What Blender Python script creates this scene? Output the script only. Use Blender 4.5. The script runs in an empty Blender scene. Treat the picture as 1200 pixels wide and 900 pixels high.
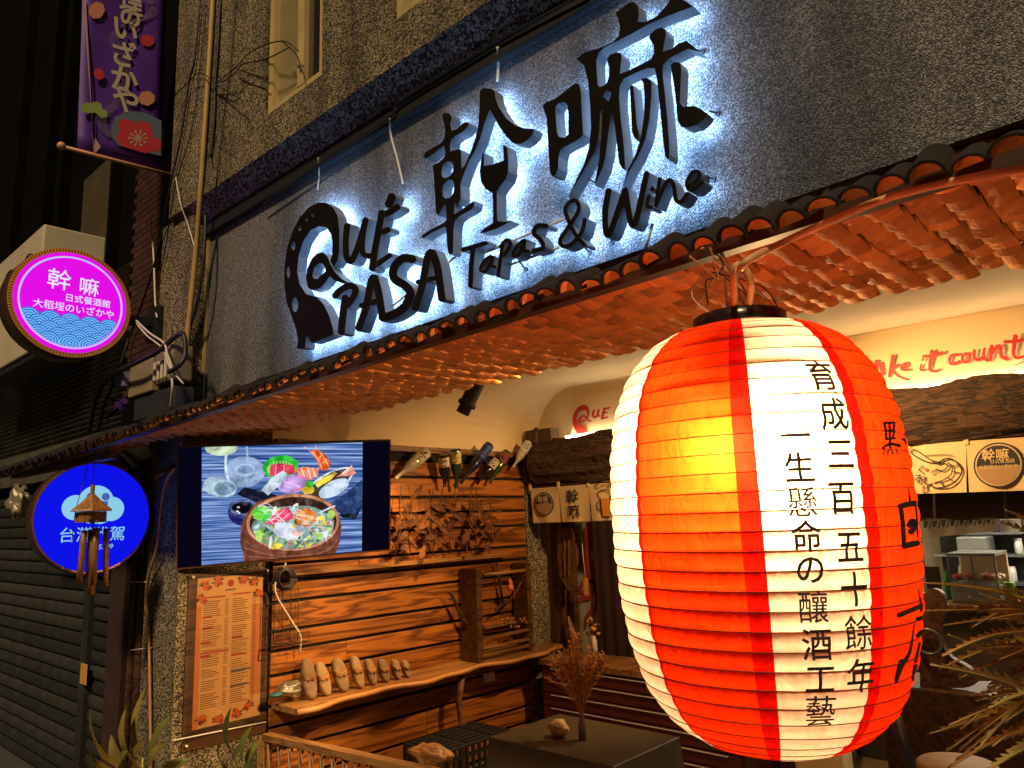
import bpy, bmesh, math, random
from mathutils import Vector as V, Matrix
from mathutils.geometry import tessellate_polygon
random.seed(7)
sc = bpy.context.scene
COL = sc.collection
R = math.radians

# ---------------------------------------------------------------- camera
F = 880.0
YAW, PITCH, ROLL = R(42.6), R(10.1), R(1.96)
CAM = V((0, 0, 1.8))
FW = V((-math.sin(YAW)*math.cos(PITCH), math.cos(YAW)*math.cos(PITCH), math.sin(PITCH)))
_r0 = V((math.cos(YAW), math.sin(YAW), 0)); _u0 = _r0.cross(FW)
RT = _r0*math.cos(ROLL) - _u0*math.sin(ROLL)
UP = _r0*math.sin(ROLL) + _u0*math.cos(ROLL)
cd = bpy.data.cameras.new('camera'); cam = bpy.data.objects.new('camera', cd); COL.objects.link(cam)
cd.sensor_width = 36.0; cd.lens = F/1200*36; cd.clip_start = 0.05; cd.clip_end = 500
m = Matrix.Identity(4)
for i in range(3):
    m[i][0] = RT[i]; m[i][1] = UP[i]; m[i][2] = -FW[i]; m[i][3] = CAM[i]
cam.matrix_world = m
sc.camera = cam
# ---------------------------------------------------------------- night sky, street glow, exposure
wd = bpy.data.worlds.new('World'); sc.world = wd; wd.use_nodes = True
nt = wd.node_tree; bg = nt.nodes['Background']
sky = nt.nodes.new('ShaderNodeTexSky'); sky.sky_type = 'NISHITA'; sky.sun_disc = False
SUN_EL, SUN_AZ = R(43), R(150)
sky.sun_elevation = R(3); sky.sun_rotation = SUN_AZ
nt.links.new(sky.outputs[0], bg.inputs[0]); bg.inputs[1].default_value = 0.006
sd = bpy.data.lights.new('sun', 'SUN'); sd.energy = 2.7; sd.angle = R(6); sd.color = (1.0, 0.75, 0.45)
so = bpy.data.objects.new('sun', sd); COL.objects.link(so)
_dir = V((-0.42, 0.74, -0.80)).normalized()         # street light falls from the right, in front and above
so.rotation_euler = _dir.to_track_quat('-Z', 'Y').to_euler()
sc.view_settings.view_transform = 'Standard'; sc.view_settings.look = 'None'
sc.view_settings.exposure = 0.0; sc.view_settings.gamma = 1.0
sc.cycles.use_denoising = True
sc.cycles.max_bounces = 7; sc.cycles.diffuse_bounces = 4; sc.cycles.transmission_bounces = 6; sc.cycles.transparent_max_bounces = 8
sc.cycles.sample_clamp_indirect = 25.0
sc.cycles.caustics_reflective = False; sc.cycles.caustics_refractive = False

# ---------------------------------------------------------------- pixels to places
def ray(x, y): return FW + RT*((x-600)/F) - UP*((y-450)/F)
def P(x, y, X=None, Y=None, Z=None, d=None):
    r = ray(x, y)
    if X is not None: k = (X-CAM.x)/r.x
    elif Y is not None: k = (Y-CAM.y)/r.y
    elif Z is not None: k = (Z-CAM.z)/r.z
    else: k = d
    return CAM + r*k

# ---------------------------------------------------------------- materials
MATS = {}
def newmat(name):
    mt = bpy.data.materials.new(name); mt.use_nodes = True; MATS[name] = mt
    return mt, mt.node_tree.nodes, mt.node_tree.links, mt.node_tree.nodes['Principled BSDF']
def flat(name, c, rough=.6, metal=0., emit=0., spec=.5, ecol=None, var=0.0, scale=20., bump=0.0, bscale=60., trans=0., alpha=1.):
    mt, n, l, b = newmat(name)
    b.inputs['Base Color'].default_value = (*c, 1); b.inputs['Roughness'].default_value = rough
    b.inputs['Metallic'].default_value = metal; b.inputs['Specular IOR Level'].default_value = spec
    b.inputs['Transmission Weight'].default_value = trans
    if emit:
        b.inputs['Emission Color'].default_value = (*(ecol or c), 1); b.inputs['Emission Strength'].default_value = emit
    if var or bump:
        tc = n.new('ShaderNodeTexCoord')
    if var:
        nz = n.new('ShaderNodeTexNoise'); nz.inputs['Scale'].default_value = scale; nz.inputs['Detail'].default_value = 6
        l.new(tc.outputs['Object'], nz.inputs['Vector'])
        oi = n.new('ShaderNodeObjectInfo')
        ad = n.new('ShaderNodeMath'); ad.operation = 'MULTIPLY_ADD'; ad.inputs[1].default_value = .5; ad.inputs[2].default_value = -.25
        l.new(oi.outputs['Random'], ad.inputs[0])
        ad2 = n.new('ShaderNodeMath'); ad2.operation = 'ADD'; l.new(ad.outputs[0], ad2.inputs[0]); l.new(nz.outputs[0], ad2.inputs[1])
        rp = n.new('ShaderNodeValToRGB')
        rp.color_ramp.elements[0].position = .3; rp.color_ramp.elements[1].position = .7
        rp.color_ramp.elements[0].color = (*[v*(1-var) for v in c], 1)
        rp.color_ramp.elements[1].color = (*[min(1, v*(1+var)) for v in c], 1)
        l.new(ad2.outputs[0], rp.inputs[0]); l.new(rp.outputs[0], b.inputs['Base Color'])
    if bump:
        nb = n.new('ShaderNodeTexNoise'); nb.inputs['Scale'].default_value = bscale; nb.inputs['Detail'].default_value = 5
        l.new(tc.outputs['Object'], nb.inputs['Vector'])
        bp = n.new('ShaderNodeBump'); bp.inputs['Strength'].default_value = bump; bp.inputs['Distance'].default_value = .01
        l.new(nb.outputs[0], bp.inputs['Height']); l.new(bp.outputs[0], b.inputs['Normal'])
    return mt
def emis(name, c, s):
    mt, n, l, b = newmat(name)
    n.remove(b); e = n.new('ShaderNodeEmission'); e.inputs[0].default_value = (*c, 1); e.inputs[1].default_value = s
    l.new(e.outputs[0], n['Material Output'].inputs[0])
    if name not in ('letter_light', 'led_white', 'led_kitchen', 'pink_face', 'blue_face'): mt.cycles.emission_sampling = 'NONE'
    return mt
def pebble(name, dark, mid, light, scale=95., streak=0.0):
    mt, n, l, b = newmat(name); b.inputs['Roughness'].default_value = .85
    tc = n.new('ShaderNodeTexCoord')
    vo = n.new('ShaderNodeTexVoronoi'); vo.inputs['Scale'].default_value = scale; l.new(tc.outputs['Object'], vo.inputs['Vector'])
    rp = n.new('ShaderNodeValToRGB'); cr = rp.color_ramp; cr.interpolation = 'CONSTANT'
    cr.elements[0].color = (*dark, 1); cr.elements[1].position = .42; cr.elements[1].color = (*mid, 1)
    e = cr.elements.new(.74); e.color = (*light, 1)
    sx = n.new('ShaderNodeSeparateColor'); l.new(vo.outputs['Color'], sx.inputs[0]); l.new(sx.outputs[0], rp.inputs[0])
    big = n.new('ShaderNodeTexNoise'); big.inputs['Scale'].default_value = 1.6; big.inputs['Detail'].default_value = 5
    mp = n.new('ShaderNodeMapping'); mp.inputs['Scale'].default_value = (3.0, 3.0, .7)
    l.new(tc.outputs['Object'], mp.inputs[0]); l.new(mp.outputs[0], big.inputs['Vector'])
    r2 = n.new('ShaderNodeValToRGB'); r2.color_ramp.elements[0].position = .35; r2.color_ramp.elements[1].position = .62
    k = 1-streak; r2.color_ramp.elements[0].color = (k, k, k, 1); r2.color_ramp.elements[1].color = (1, 1, 1, 1)
    l.new(big.outputs[0], r2.inputs[0])
    mx = n.new('ShaderNodeMix'); mx.data_type = 'RGBA'; mx.blend_type = 'MULTIPLY'; mx.inputs[0].default_value = 1
    l.new(rp.outputs[0], mx.inputs['A']); l.new(r2.outputs[0], mx.inputs['B']); l.new(mx.outputs['Result'], b.inputs['Base Color'])
    bp = n.new('ShaderNodeBump'); bp.inputs['Strength'].default_value = .8; bp.inputs['Distance'].default_value = .006; bp.invert = True
    l.new(vo.outputs['Distance'], bp.inputs['Height']); l.new(bp.outputs[0], b.inputs['Normal'])
    return mt
def wood(name, c1, c2, axis=1, scale=7., rough=.5, bump=.15, stretch=14.):
    mt, n, l, b = newmat(name); b.inputs['Roughness'].default_value = rough
    tc = n.new('ShaderNodeTexCoord'); oi = n.new('ShaderNodeObjectInfo')
    mp = n.new('ShaderNodeMapping'); s = [scale]*3; s[axis] = scale/stretch; mp.inputs['Scale'].default_value = s
    sh = n.new('ShaderNodeCombineXYZ'); mu = n.new('ShaderNodeMath'); mu.operation = 'MULTIPLY'; mu.inputs[1].default_value = 37.
    l.new(oi.outputs['Random'], mu.inputs[0])
    for i in range(3): l.new(mu.outputs[0], sh.inputs[i])
    l.new(tc.outputs['Object'], mp.inputs[0]); l.new(sh.outputs[0], mp.inputs['Location'])
    nz = n.new('ShaderNodeTexNoise'); nz.inputs['Scale'].default_value = 1.5; nz.inputs['Detail'].default_value = 4; nz.inputs['Distortion'].default_value = .6
    l.new(mp.outputs[0], nz.inputs['Vector'])
    mm = n.new('ShaderNodeMath'); mm.operation = 'MULTIPLY'; mm.inputs[1].default_value = 11.; l.new(nz.outputs[0], mm.inputs[0])
    fr = n.new('ShaderNodeMath'); fr.operation = 'PINGPONG'; fr.inputs[1].default_value = 1.; l.new(mm.outputs[0], fr.inputs[0])
    rp = n.new('ShaderNodeValToRGB'); rp.color_ramp.elements[0].color = (*c1, 1); rp.color_ramp.elements[1].color = (*c2, 1)
    rp.color_ramp.elements[0].position = .05; rp.color_ramp.elements[1].position = .75
    l.new(fr.outputs[0], rp.inputs[0])
    hs = n.new('ShaderNodeHueSaturation'); mr = n.new('ShaderNodeMapRange'); mr.inputs[3].default_value = .72; mr.inputs[4].default_value = 1.2
    l.new(oi.outputs['Random'], mr.inputs[0]); l.new(mr.outputs[0], hs.inputs['Value']); l.new(rp.outputs[0], hs.inputs['Color'])
    l.new(hs.outputs[0], b.inputs['Base Color'])
    bp = n.new('ShaderNodeBump'); bp.inputs['Strength'].default_value = bump; bp.inputs['Distance'].default_value = .004
    l.new(fr.outputs[0], bp.inputs['Height']); l.new(bp.outputs[0], b.inputs['Normal'])
    return mt
def paper(name, c, diff=.12):
    mt, n, l, b = newmat(name); n.remove(b)
    t = n.new('ShaderNodeBsdfTranslucent'); t.inputs[0].default_value = (*c, 1)
    d = n.new('ShaderNodeBsdfDiffuse')
    tc = n.new('ShaderNodeTexCoord'); nz = n.new('ShaderNodeTexNoise'); nz.inputs['Scale'].default_value = 26; nz.inputs['Detail'].default_value = 8
    l.new(tc.outputs['Object'], nz.inputs['Vector'])
    rp = n.new('ShaderNodeValToRGB'); rp.color_ramp.elements[0].position = .3; rp.color_ramp.elements[1].position = .7
    rp.color_ramp.elements[0].color = (*[v*.74 for v in c], 1); rp.color_ramp.elements[1].color = (*c, 1)
    mpp = n.new('ShaderNodeMapping'); mpp.inputs['Scale'].default_value = (1.0, 1.0, .35); l.new(tc.outputs['Object'], mpp.inputs[0]); l.new(mpp.outputs[0], nz.inputs['Vector']); nz.inputs['Distortion'].default_value = 1.2
    l.new(nz.outputs[0], rp.inputs[0]); l.new(rp.outputs[0], t.inputs[0]); l.new(rp.outputs[0], d.inputs[0])
    x = n.new('ShaderNodeMixShader'); x.inputs[0].default_value = diff
    l.new(t.outputs[0], x.inputs[1]); l.new(d.outputs[0], x.inputs[2]); l.new(x.outputs[0], n['Material Output'].inputs[0])
    bp = n.new('ShaderNodeBump'); bp.inputs['Strength'].default_value = .6; bp.inputs['Distance'].default_value = .01
    l.new(nz.outputs[0], bp.inputs['Height']); l.new(bp.outputs[0], t.inputs['Normal']); l.new(bp.outputs[0], d.inputs['Normal'])
    return mt
def glass(name, c=(1, 1, 1), rough=.02):
    mt, n, l, b = newmat(name); n.remove(b)
    t = n.new('ShaderNodeBsdfTransparent'); t.inputs[0].default_value = (*c, 1); g = n.new('ShaderNodeBsdfGlossy'); g.inputs['Roughness'].default_value = rough
    fz = n.new('ShaderNodeFresnel'); fz.inputs[0].default_value = 1.45
    x = n.new('ShaderNodeMixShader'); l.new(fz.outputs[0], x.inputs[0]); l.new(t.outputs[0], x.inputs[1]); l.new(g.outputs[0], x.inputs[2])
    l.new(x.outputs[0], n['Material Output'].inputs[0]); return mt

pebble('wall_tan', (.040, .030, .018), (.24, .18, .095), (.42, .34, .21), 135, .55)
pebble('wall_grey', (.080, .074, .070), (.18, .168, .162), (.34, .32, .31), 260, .58)
pebble('band_grey', (.05, .045, .05), (.26, .25, .28), (.50, .50, .55), 105, .25)
pebble('pillar_side', (.035, .026, .018), (.24, .18, .11), (.44, .36, .24), 120, .3)
flat('cream', (.78, .60, .34), .8, var=.06, scale=2., bump=.03, bscale=25)
flat('board_cream', (.74, .55, .30), .7, var=.05, scale=3.)
flat('black_paint', (.012, .012, .014), .45)
flat('dark_trim', (.02, .02, .026), .6, var=.4, scale=9)
flat('letter_face', (.008, .006, .005), .6, spec=.15, var=.3, scale=8)
flat('letter_side', (.20, .215, .24), .5, .2)
emis('letter_light', (.28, .53, 1.0), 52.0)
wood('slat_wood', (.13, .035, .005), (.42, .14, .022), 1, 7., .45)
wood('shelf_wood', (.13, .055, .018), (.34, .16, .05), 1, 8., .4)
wood('dark_wood', (.035, .014, .007), (.10, .042, .018), 1, 8., .5)
wood('rail_wood', (.15, .06, .018), (.34, .16, .05), 0, 8., .5)
wood('bark', (.012, .006, .003), (.080, .036, .014), 0, 16., .9, .9, 7.)
wood('bamboo', (.20, .085, .025), (.36, .17, .05), 2, 10., .45)
flat('shadow_board', (.012, .008, .006), .9)
flat('terracotta', (.72, .31, .090), .85, var=.35, scale=13., bump=.35, bscale=45)
flat('tile_rim', (.012, .006, .005), .95, var=.4, scale=30)
flat('fascia_brown', (.045, .018, .010), .45, .2, var=.3, scale=7)
flat('cable_orange', (.62, .30, .14), .5)
flat('cable_white', (.65, .58, .48), .5)
flat('cable_black', (.012, .011, .011), .5)
flat('conduit_yellow', (.36, .23, .07), .5, var=.25, scale=6)
flat('window_frame', (.60, .46, .20), .4, .2, var=.12, scale=5)
flat('window_dark', (.035, .030, .018), .15, var=.3, scale=3)
flat('curtain_tan', (.26, .20, .09), .8, var=.2, scale=4)
glass('pane_glass')
flat('shutter_grey', (.048, .046, .043), .5, .35, var=.35, scale=5)
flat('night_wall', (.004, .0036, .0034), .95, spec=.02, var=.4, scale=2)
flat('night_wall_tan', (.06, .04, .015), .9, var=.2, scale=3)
flat('corrugated', (.09, .08, .062), .5, .35, var=.5, scale=4)
flat('ac_cream', (.56, .48, .35), .5, var=.1, scale=3)
flat('ac_grille', (.10, .09, .07), .6)
flat('asphalt', (.05, .05, .05), .85, var=.3, scale=30, bump=.3, bscale=120)
flat('floor_plank', (.20, .15, .10), .5, var=.3, scale=6)
paper('paper_white', (.90, .70, .46)); paper('paper_red', (.88, .029, .002)); paper('paper_red_double', (.58, .004, .001))
flat('ink', (.035, .010, .006), .7)
flat('rib_dark', (.16, .035, .012), .8)
flat('cap_black', (.014, .010, .010), .25, var=.3, scale=12)
emis('bulb_glow', (1, .80, .45), 40.)
emis('led_white', (1.0, .86, .60), 19.)

# ---------------------------------------------------------------- object helpers
def thing(name, label, cat, loc=(0, 0, 0), group=None):
    o = bpy.data.objects.new(name, None); COL.objects.link(o); o.location = loc; o.empty_display_size = .05
    o['label'] = label; o['category'] = cat
    if group: o['group'] = group
    return o
def par(o, t):
    o.parent = t
    L = V(t.location) if t.parent is None else V((0, 0, 0))      # parts are modelled in world coordinates
    o.matrix_parent_inverse = Matrix.Translation(-L)
    return o
def tag(o, label=None, cat=None, group=None, kind=None):
    if label: o['label'] = label
    if cat: o['category'] = cat
    if group: o['group'] = group
    if kind: o['kind'] = kind
    return o
def mk(name, verts, faces, mat, parent=None, smooth=False, mats=None, fm=None):
    me = bpy.data.meshes.new(name); me.from_pydata([tuple(v) for v in verts], [], faces); me.validate()
    for q in (mats or [mat]): me.materials.append(MATS[q])
    if fm and len(fm) == len(me.polygons):
        for p, i in zip(me.polygons, fm): p.material_index = i
    if smooth:
        for p in me.polygons: p.use_smooth = True
    me.update()
    return link(name, me, parent)
def link(name, me, parent=None):
    o = bpy.data.objects.new(name, me); COL.objects.link(o)
    if parent is not None: par(o, parent)
    return o
def inst(name, me, mw, parent=None):
    o = bpy.data.objects.new(name, me); COL.objects.link(o)
    if parent is not None: par(o, parent)
    o.matrix_basis = mw
    return o
class G:
    """collects simple shapes into one mesh"""
    def __init__(s): s.v = []; s.f = []; s.m = []
    def add(s, v, f, m=0):
        b = len(s.v); s.v += [V(p) for p in v]; s.f += [tuple(b+i for i in q) for q in f]; s.m += [m]*len(f); return s
    def box(s, lo, hi, m=0, frame=None):
        x0, y0, z0 = lo; x1, y1, z1 = hi
        v = [V(p) for p in ((x0,y0,z0),(x1,y0,z0),(x1,y1,z0),(x0,y1,z0),(x0,y0,z1),(x1,y0,z1),(x1,y1,z1),(x0,y1,z1))]
        if frame: v = [frame @ p for p in v]
        return s.add(v, [(0,3,2,1),(4,5,6,7),(0,1,5,4),(1,2,6,5),(2,3,7,6),(3,0,4,7)], m)
    def tube(s, pts, rad, seg=8, m=0, cap=True):
        pts = [V(p) for p in pts]; n = len(pts)
        if not hasattr(rad, '__len__'): rad = [rad]*n
        v = []; f = []; prev = None
        for i, p in enumerate(pts):
            t = (pts[min(i+1, n-1)] - pts[max(i-1, 0)])
            t = t.normalized() if t.length > 1e-9 else V((0, 0, 1))
            if prev is None: a = t.orthogonal().normalized()
            else:
                a = prev - t*prev.dot(t); a = a.normalized() if a.length > 1e-6 else t.orthogonal().normalized()
            prev = a; b = t.cross(a)
            for k in range(seg):
                w = 2*math.pi*k/seg; v.append(p + (a*math.cos(w) + b*math.sin(w))*rad[i])
        for i in range(n-1):
            for k in range(seg):
                k2 = (k+1) % seg; f.append((i*seg+k, i*seg+k2, (i+1)*seg+k2, (i+1)*seg+k))
        if cap: f.append(tuple(range(seg-1, -1, -1))); f.append(tuple((n-1)*seg+k for k in range(seg)))
        return s.add(v, f, m)
    def lathe(s, prof, base, axis=(0, 0, 1), seg=24, m=0, cap=True):
        base = V(base); t = V(axis).normalized(); a = t.orthogonal().normalized(); b = t.cross(a); v = []; f = []; n = len(prof)
        for r, h in prof:
            for k in range(seg):
                w = 2*math.pi*k/seg; v.append(base + t*h + (a*math.cos(w)+b*math.sin(w))*max(r, 1e-4))
        for i in range(n-1):
            for k in range(seg):
                k2 = (k+1) % seg; f.append((i*seg+k, i*seg+k2, (i+1)*seg+k2, (i+1)*seg+k))
        if cap: f.append(tuple(range(seg-1, -1, -1))); f.append(tuple((n-1)*seg+k for k in range(seg)))
        return s.add(v, f, m)
    def poly(s, loops, fn, depth=None, mf=0, ms=0, mb=None):
        """loops: list of 2D loops (first outer); fn maps (x,y)->3D front; depth: offset vector of the back"""
        flat2 = [[V((x, y, 0)) for x, y in lp] for lp in loops]
        tri = tessellate_polygon(flat2); fr = [V(fn(x, y)) for lp in loops for x, y in lp]; n = len(fr)
        if depth is None: return s.add(fr, [tuple(t) for t in tri], mf)
        b = len(s.v); bk = [p + V(depth) for p in fr]
        s.add(fr + bk, [], 0)
        for t in tri: s.f.append(tuple(b+i for i in t)); s.m.append(mf)
        for t in tri: s.f.append(tuple(b+n+i for i in reversed(t))); s.m.append(ms if mb is None else mb)
        o = 0
        for lp in loops:
            q = len(lp)
            for i in range(q):
                j = (i+1) % q; s.f.append((b+o+i, b+o+j, b+n+o+j, b+n+o+i)); s.m.append(ms)
            o += q
        return s
    def obj(s, name, mat, parent=None, smooth=False, normals=False):
        mats = mat if isinstance(mat, (list, tuple)) else [mat]
        o = mk(name, s.v, s.f, None, parent, smooth, mats, s.m)
        if normals:
            bm = bmesh.new(); bm.from_mesh(o.data); bmesh.ops.recalc_face_normals(bm, faces=bm.faces); bm.to_mesh(o.data); bm.free()
        return o
def box(name, lo, hi, mat, parent=None, bevel=0.0):
    g = G().box(lo, hi); o = g.obj(name, mat, parent)
    if bevel:
        bm = bmesh.new(); bm.from_mesh(o.data); bmesh.ops.bevel(bm, geom=bm.edges[:], offset=bevel, segments=2, affect='EDGES', profile=.5); bm.to_mesh(o.data); bm.free()
    return o
def tube(name, pts, rad, mat, parent=None, seg=8): return G().tube(pts, rad, seg).obj(name, mat, parent, True)
def spline(pts, n=6):
    pts = [V(p) for p in pts]; out = []
    for i in range(len(pts)-1):
        p0, p1, p2, p3 = pts[max(i-1, 0)], pts[i], pts[i+1], pts[min(i+2, len(pts)-1)]
        for k in range(n):
            t = k/n
            out.append(.5*((2*p1) + (p2-p0)*t + (2*p0-5*p1+4*p2-p3)*t*t + (3*p1-p0-3*p2+p3)*t**3))
    out.append(pts[-1]); return out
def stroke_loop(pts, w):
    """outline of a brush stroke: 2D spline with round ends"""
    q = spline([(x, y, 0) for x, y in pts], 6) if len(pts) > 2 else [V((*pts[0], 0)), V((*pts[1], 0))]
    n = len(q); L = []; Rr = []
    for i, p in enumerate(q):
        t = (q[min(i+1, n-1)] - q[max(i-1, 0)]).normalized(); nn = V((-t.y, t.x, 0))
        ww = (w if not hasattr(w, '__len__') else w[0] + (w[1]-w[0])*i/(n-1))*.5
        L.append(p+nn*ww); Rr.append(p-nn*ww)
    t1 = (q[-1]-q[-2]).normalized(); t0 = (q[0]-q[1]).normalized(); ww = (L[-1]-Rr[-1]).length*.32; w0 = (L[0]-Rr[0]).length*.32
    e1 = [(L[-1]+(Rr[-1]-L[-1])*f + t1*ww*math.sin(math.pi*f)) for f in (.25, .5, .75)]
    e0 = [(Rr[0]+(L[0]-Rr[0])*f + t0*w0*math.sin(math.pi*f)) for f in (.25, .5, .75)]
    return L, e1, Rr, e0
def add_stroke(g, pts, w, fn, depth=None, mf=0, ms=0, mb=None):
    """quad strip so that self-overlapping strokes stay valid"""
    L, e1, Rr, e0 = stroke_loop(pts, w)
    ring = L + e1 + list(reversed(Rr)) + e0
    fr = [V(fn(p.x, p.y)) for p in ring]; n = len(fr); k = len(L); b = len(g.v); m = len(e1)
    faces = [(i, i+1, n-m-2-i, n-m-1-i) for i in range(k-1)]
    faces.append(tuple(range(k-1, k+m+1))); faces.append(tuple(list(range(n-m-1, n))+[0]))
    if depth is None: g.add(fr, faces, mf); return g
    g.add(fr + [p+V(depth) for p in fr], [], 0)
    for f in faces: g.f.append(tuple(b+i for i in f)); g.m.append(mf)
    for f in faces: g.f.append(tuple(b+n+i for i in reversed(f))); g.m.append(ms if mb is None else mb)
    for i in range(n):
        j = (i+1) % n; g.f.append((b+i, b+j, b+n+j, b+n+i)); g.m.append(ms)
    return g
def circ(cx, cy, rx, ry=None, n=28, a0=0): ry = ry or rx; return [(cx+rx*math.cos(a0+2*math.pi*i/n), cy+ry*math.sin(a0+2*math.pi*i/n)) for i in range(n)]
_tc = {}
def text_mesh(s, bold=0.0, align='CENTER'):
    """lettering as a flat triangulated mesh, unit size"""
    cu = bpy.data.curves.new('txt', 'FONT'); cu.body = s; cu.size = 1; cu.align_x = align; cu.align_y = 'CENTER'; cu.offset = bold; cu.resolution_u = 3
    o = bpy.data.objects.new('txt', cu); COL.objects.link(o); dg = bpy.context.evaluated_depsgraph_get(); dg.update()
    me = bpy.data.meshes.new_from_object(o.evaluated_get(dg)); bpy.data.objects.remove(o); bpy.data.curves.remove(cu)
    v = [p.co.copy() for p in me.vertices]; f = [tuple(p.vertices) for p in me.polygons]; bpy.data.meshes.remove(me)
    return v, f
def put_text(g, s, fn, size, bold=0.0, m=0, sx=1.0, align='CENTER', cx=0, cy=0, center=True, shear=0.0):
    v, f = text_mesh(s, bold, align)
    if not v: return g
    if center:
        y0 = min(p.y for p in v); y1 = max(p.y for p in v); oy = (y0+y1)/2
        ox = (min(p.x for p in v)+max(p.x for p in v))/2 if align == 'CENTER' else 0
    else: ox = oy = 0
    g.add([fn(cx+((p.x-ox)+shear*(p.y-oy))*size*sx, cy+(p.y-oy)*size) for p in v], f, m); return g
def frame_fn(o, ux, uy, off=None):
    o = V(o); ux = V(ux).normalized(); uy = V(uy).normalized(); nn = ux.cross(uy)
    return lambda h: (lambda x, y: o + ux*x + uy*y + nn*h)

# ================================================================ THE SETTING
def sheet(name, x0, x1, y0, y1, z, mat):
    return tag(mk(name, [(x0,y0,z),(x1,y0,z),(x1,y1,z),(x0,y1,z)], [(0,1,2,3)], mat), kind='structure')
sheet('ground', -150, 150, -150, 150, -0.02, 'asphalt')
SX = -4.35        # side wall of the recess
YB = 5.03         # its back wall
FZ = 0.0
fl = sheet('recess_floor', -4.9, 2.5, 2.0, 9.0, 0.004, 'floor_plank')

# ---------------------------------------------------------------- shop building
bld = thing('shop_building', 'grey pebble-dash shop front with cream recess below and windows above', 'building', (SX, 2.0, 0))
YU = 1.86
W1 = P(311, 136, Y=YU); W1b = P(377, 90, Y=YU); W2 = P(462, 20, Y=YU)
zs = 3.955; wx = [(W1.x, W1b.x), (W2.x, W2.x+.55)]
xs = [-4.62, wx[0][0], wx[0][1], wx[1][0], wx[1][1], 2.2]
g = G().box((xs[0], YU, 3.742), (xs[-1], 2.3, zs)).box((xs[0], YU, 5.3), (xs[-1], 2.3, 7.0))
for a, b in ((0, 1), (2, 3), (4, 5)): g.box((xs[a], YU, zs), (xs[b], 2.3, 5.3))
g.obj('upper_wall', 'wall_tan', bld)
for a, b in wx:
    wn = G(); t = .045
    wn.box((a, YU+0.015, zs), (a+t, YU+0.075, 5.3)).box((b-t, YU+0.015, zs), (b, YU+0.075, 5.3)).box((a+t, YU+0.015, zs), (b-t, YU+0.075, zs+t)).box((a+t, YU+0.015, 5.2), (b-t, YU+0.075, 5.3))
    mx = a+(b-a)*.60; wn.box((mx-.03, YU+0.012, zs+t), (mx+.03, YU+0.065, 5.2))
    w = wn.obj('window', 'window_frame', bld)
    box('pane', (a+t, YU+0.050, zs+t), (mx-.03, YU+0.058, 5.2), 'curtain_tan', w)
    box('pane', (mx+.03, YU+0.040, zs+t), (b-t, YU+0.048, 5.2), 'window_dark', w)
# sloped band under the upper wall and dark strip below it
bx0, bx1 = -4.36, 2.2
g = G().add([(bx0, YU, 3.74), (bx1, YU, 3.74), (bx1, 1.955, 3.655), (bx0, 1.955, 3.655), (bx0, 2.2, 3.74), (bx1, 2.2, 3.74), (bx1, 2.2, 3.655), (bx0, 2.2, 3.655)],
    [(0,3,2,1), (0,1,5,4), (3,7,6,2), (0,4,7,3), (1,2,6,5), (4,5,6,7)])
g.obj('cornice_band', 'band_grey', bld, normals=True)
box('soffit_strip', (bx0, 1.962, 3.575), (bx1, 2.1, 3.652), 'dark_trim', bld)
box('sign_wall', (SX, 2.0, 2.44), (2.2, 2.2, 3.572), 'wall_grey', bld)
box('pillar', (-4.80, 1.90, 0), (SX+.004, 2.46, 3.738), 'wall_tan', bld)
box('corner_trim', (SX, 1.985, 2.44), (SX+.03, 1.998, 3.572), 'conduit_yellow', bld)
# recess shell: ceiling with a coved edge, side and back plaster
g = G(); n = 10; zc = 2.90; rc = .42; cv = []
for i in range(n+1):
    a = math.pi/2*i/n; cv.append((SX+rc-rc*math.cos(a), zc-rc+rc*math.sin(a)))
cv = [(SX, 0.0)] + cv + [(2.5, zc)]
for i in range(len(cv)-1):
    (xa, za), (xb, zb) = cv[i], cv[i+1]
    g.add([(xa, 2.2, za), (xa, 5.3, za), (xb, 5.3, zb), (xb, 2.2, zb)], [(0,1,2,3)])
c = g.obj('ceiling', 'cream', bld, True)
# back wall with doorway and kitchen hatch
g = G().box((-4.9, YB+.02, 2.36), (2.5, YB+.18, 3.3)).box((-2.25, YB+.02, 0), (-1.95, YB+.18, 2.36))
g.obj('back_wall', 'cream', bld)
box('back_lower_wall', (-4.35, 5.32, 0), (-2.25, 5.40, 2.36), 'dark_wood', bld)
box('door_jamb', (SX-.06, 4.80, .0), (SX+.05, YB+.02, 2.33), 'pillar_side', bld)
box('jamb_post', (-4.26, 5.06, 0), (-4.16, 5.14, 2.3), 'dark_wood', bld)
box('jamb_post', (-4.12, 5.10, 0), (-4.07, 5.16, 2.3), 'dark_wood', bld)
# ---------------------------------------------------------------- slatted side wall
sw = thing('slatted_wall', 'orange brown slatted wood wall behind the screen and long shelf', 'wall', (SX, 3.6, 0))
box('backing_board', (SX+.002, 2.46, .0), (SX+.012, 4.80, 2.33), 'shadow_board', sw)
z = .04; hs_ = [.135, .10, .155, .115, .10, .15, .12, .095, .15, .10, .085, .15, .10, .095, .125, .10, .13, .10]
i = 0
while z < 2.2:
    h = hs_[i % len(hs_)]; h = min(h, 2.285-z)
    cut = 4.80 if i % 3 else 4.80
    y0 = 2.465
    if i % 4 == 2: segs = [(y0, 2.465+random.uniform(.5, 1.6)), None]
    else: segs = [(y0, cut)]
    if segs[-1] is None: segs = [segs[0], (segs[0][1]+.002, cut)]
    for a, b in segs: box('plank', (SX+.014, a, z), (SX+.034+random.uniform(0, .004), b, z+h), 'slat_wood', sw, .003)
    z += h+.021; i += 1
box('top_trim', (SX+.012, 2.465, 2.30), (SX+.055, 4.80, 2.345), 'shelf_wood', sw, .004)
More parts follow.
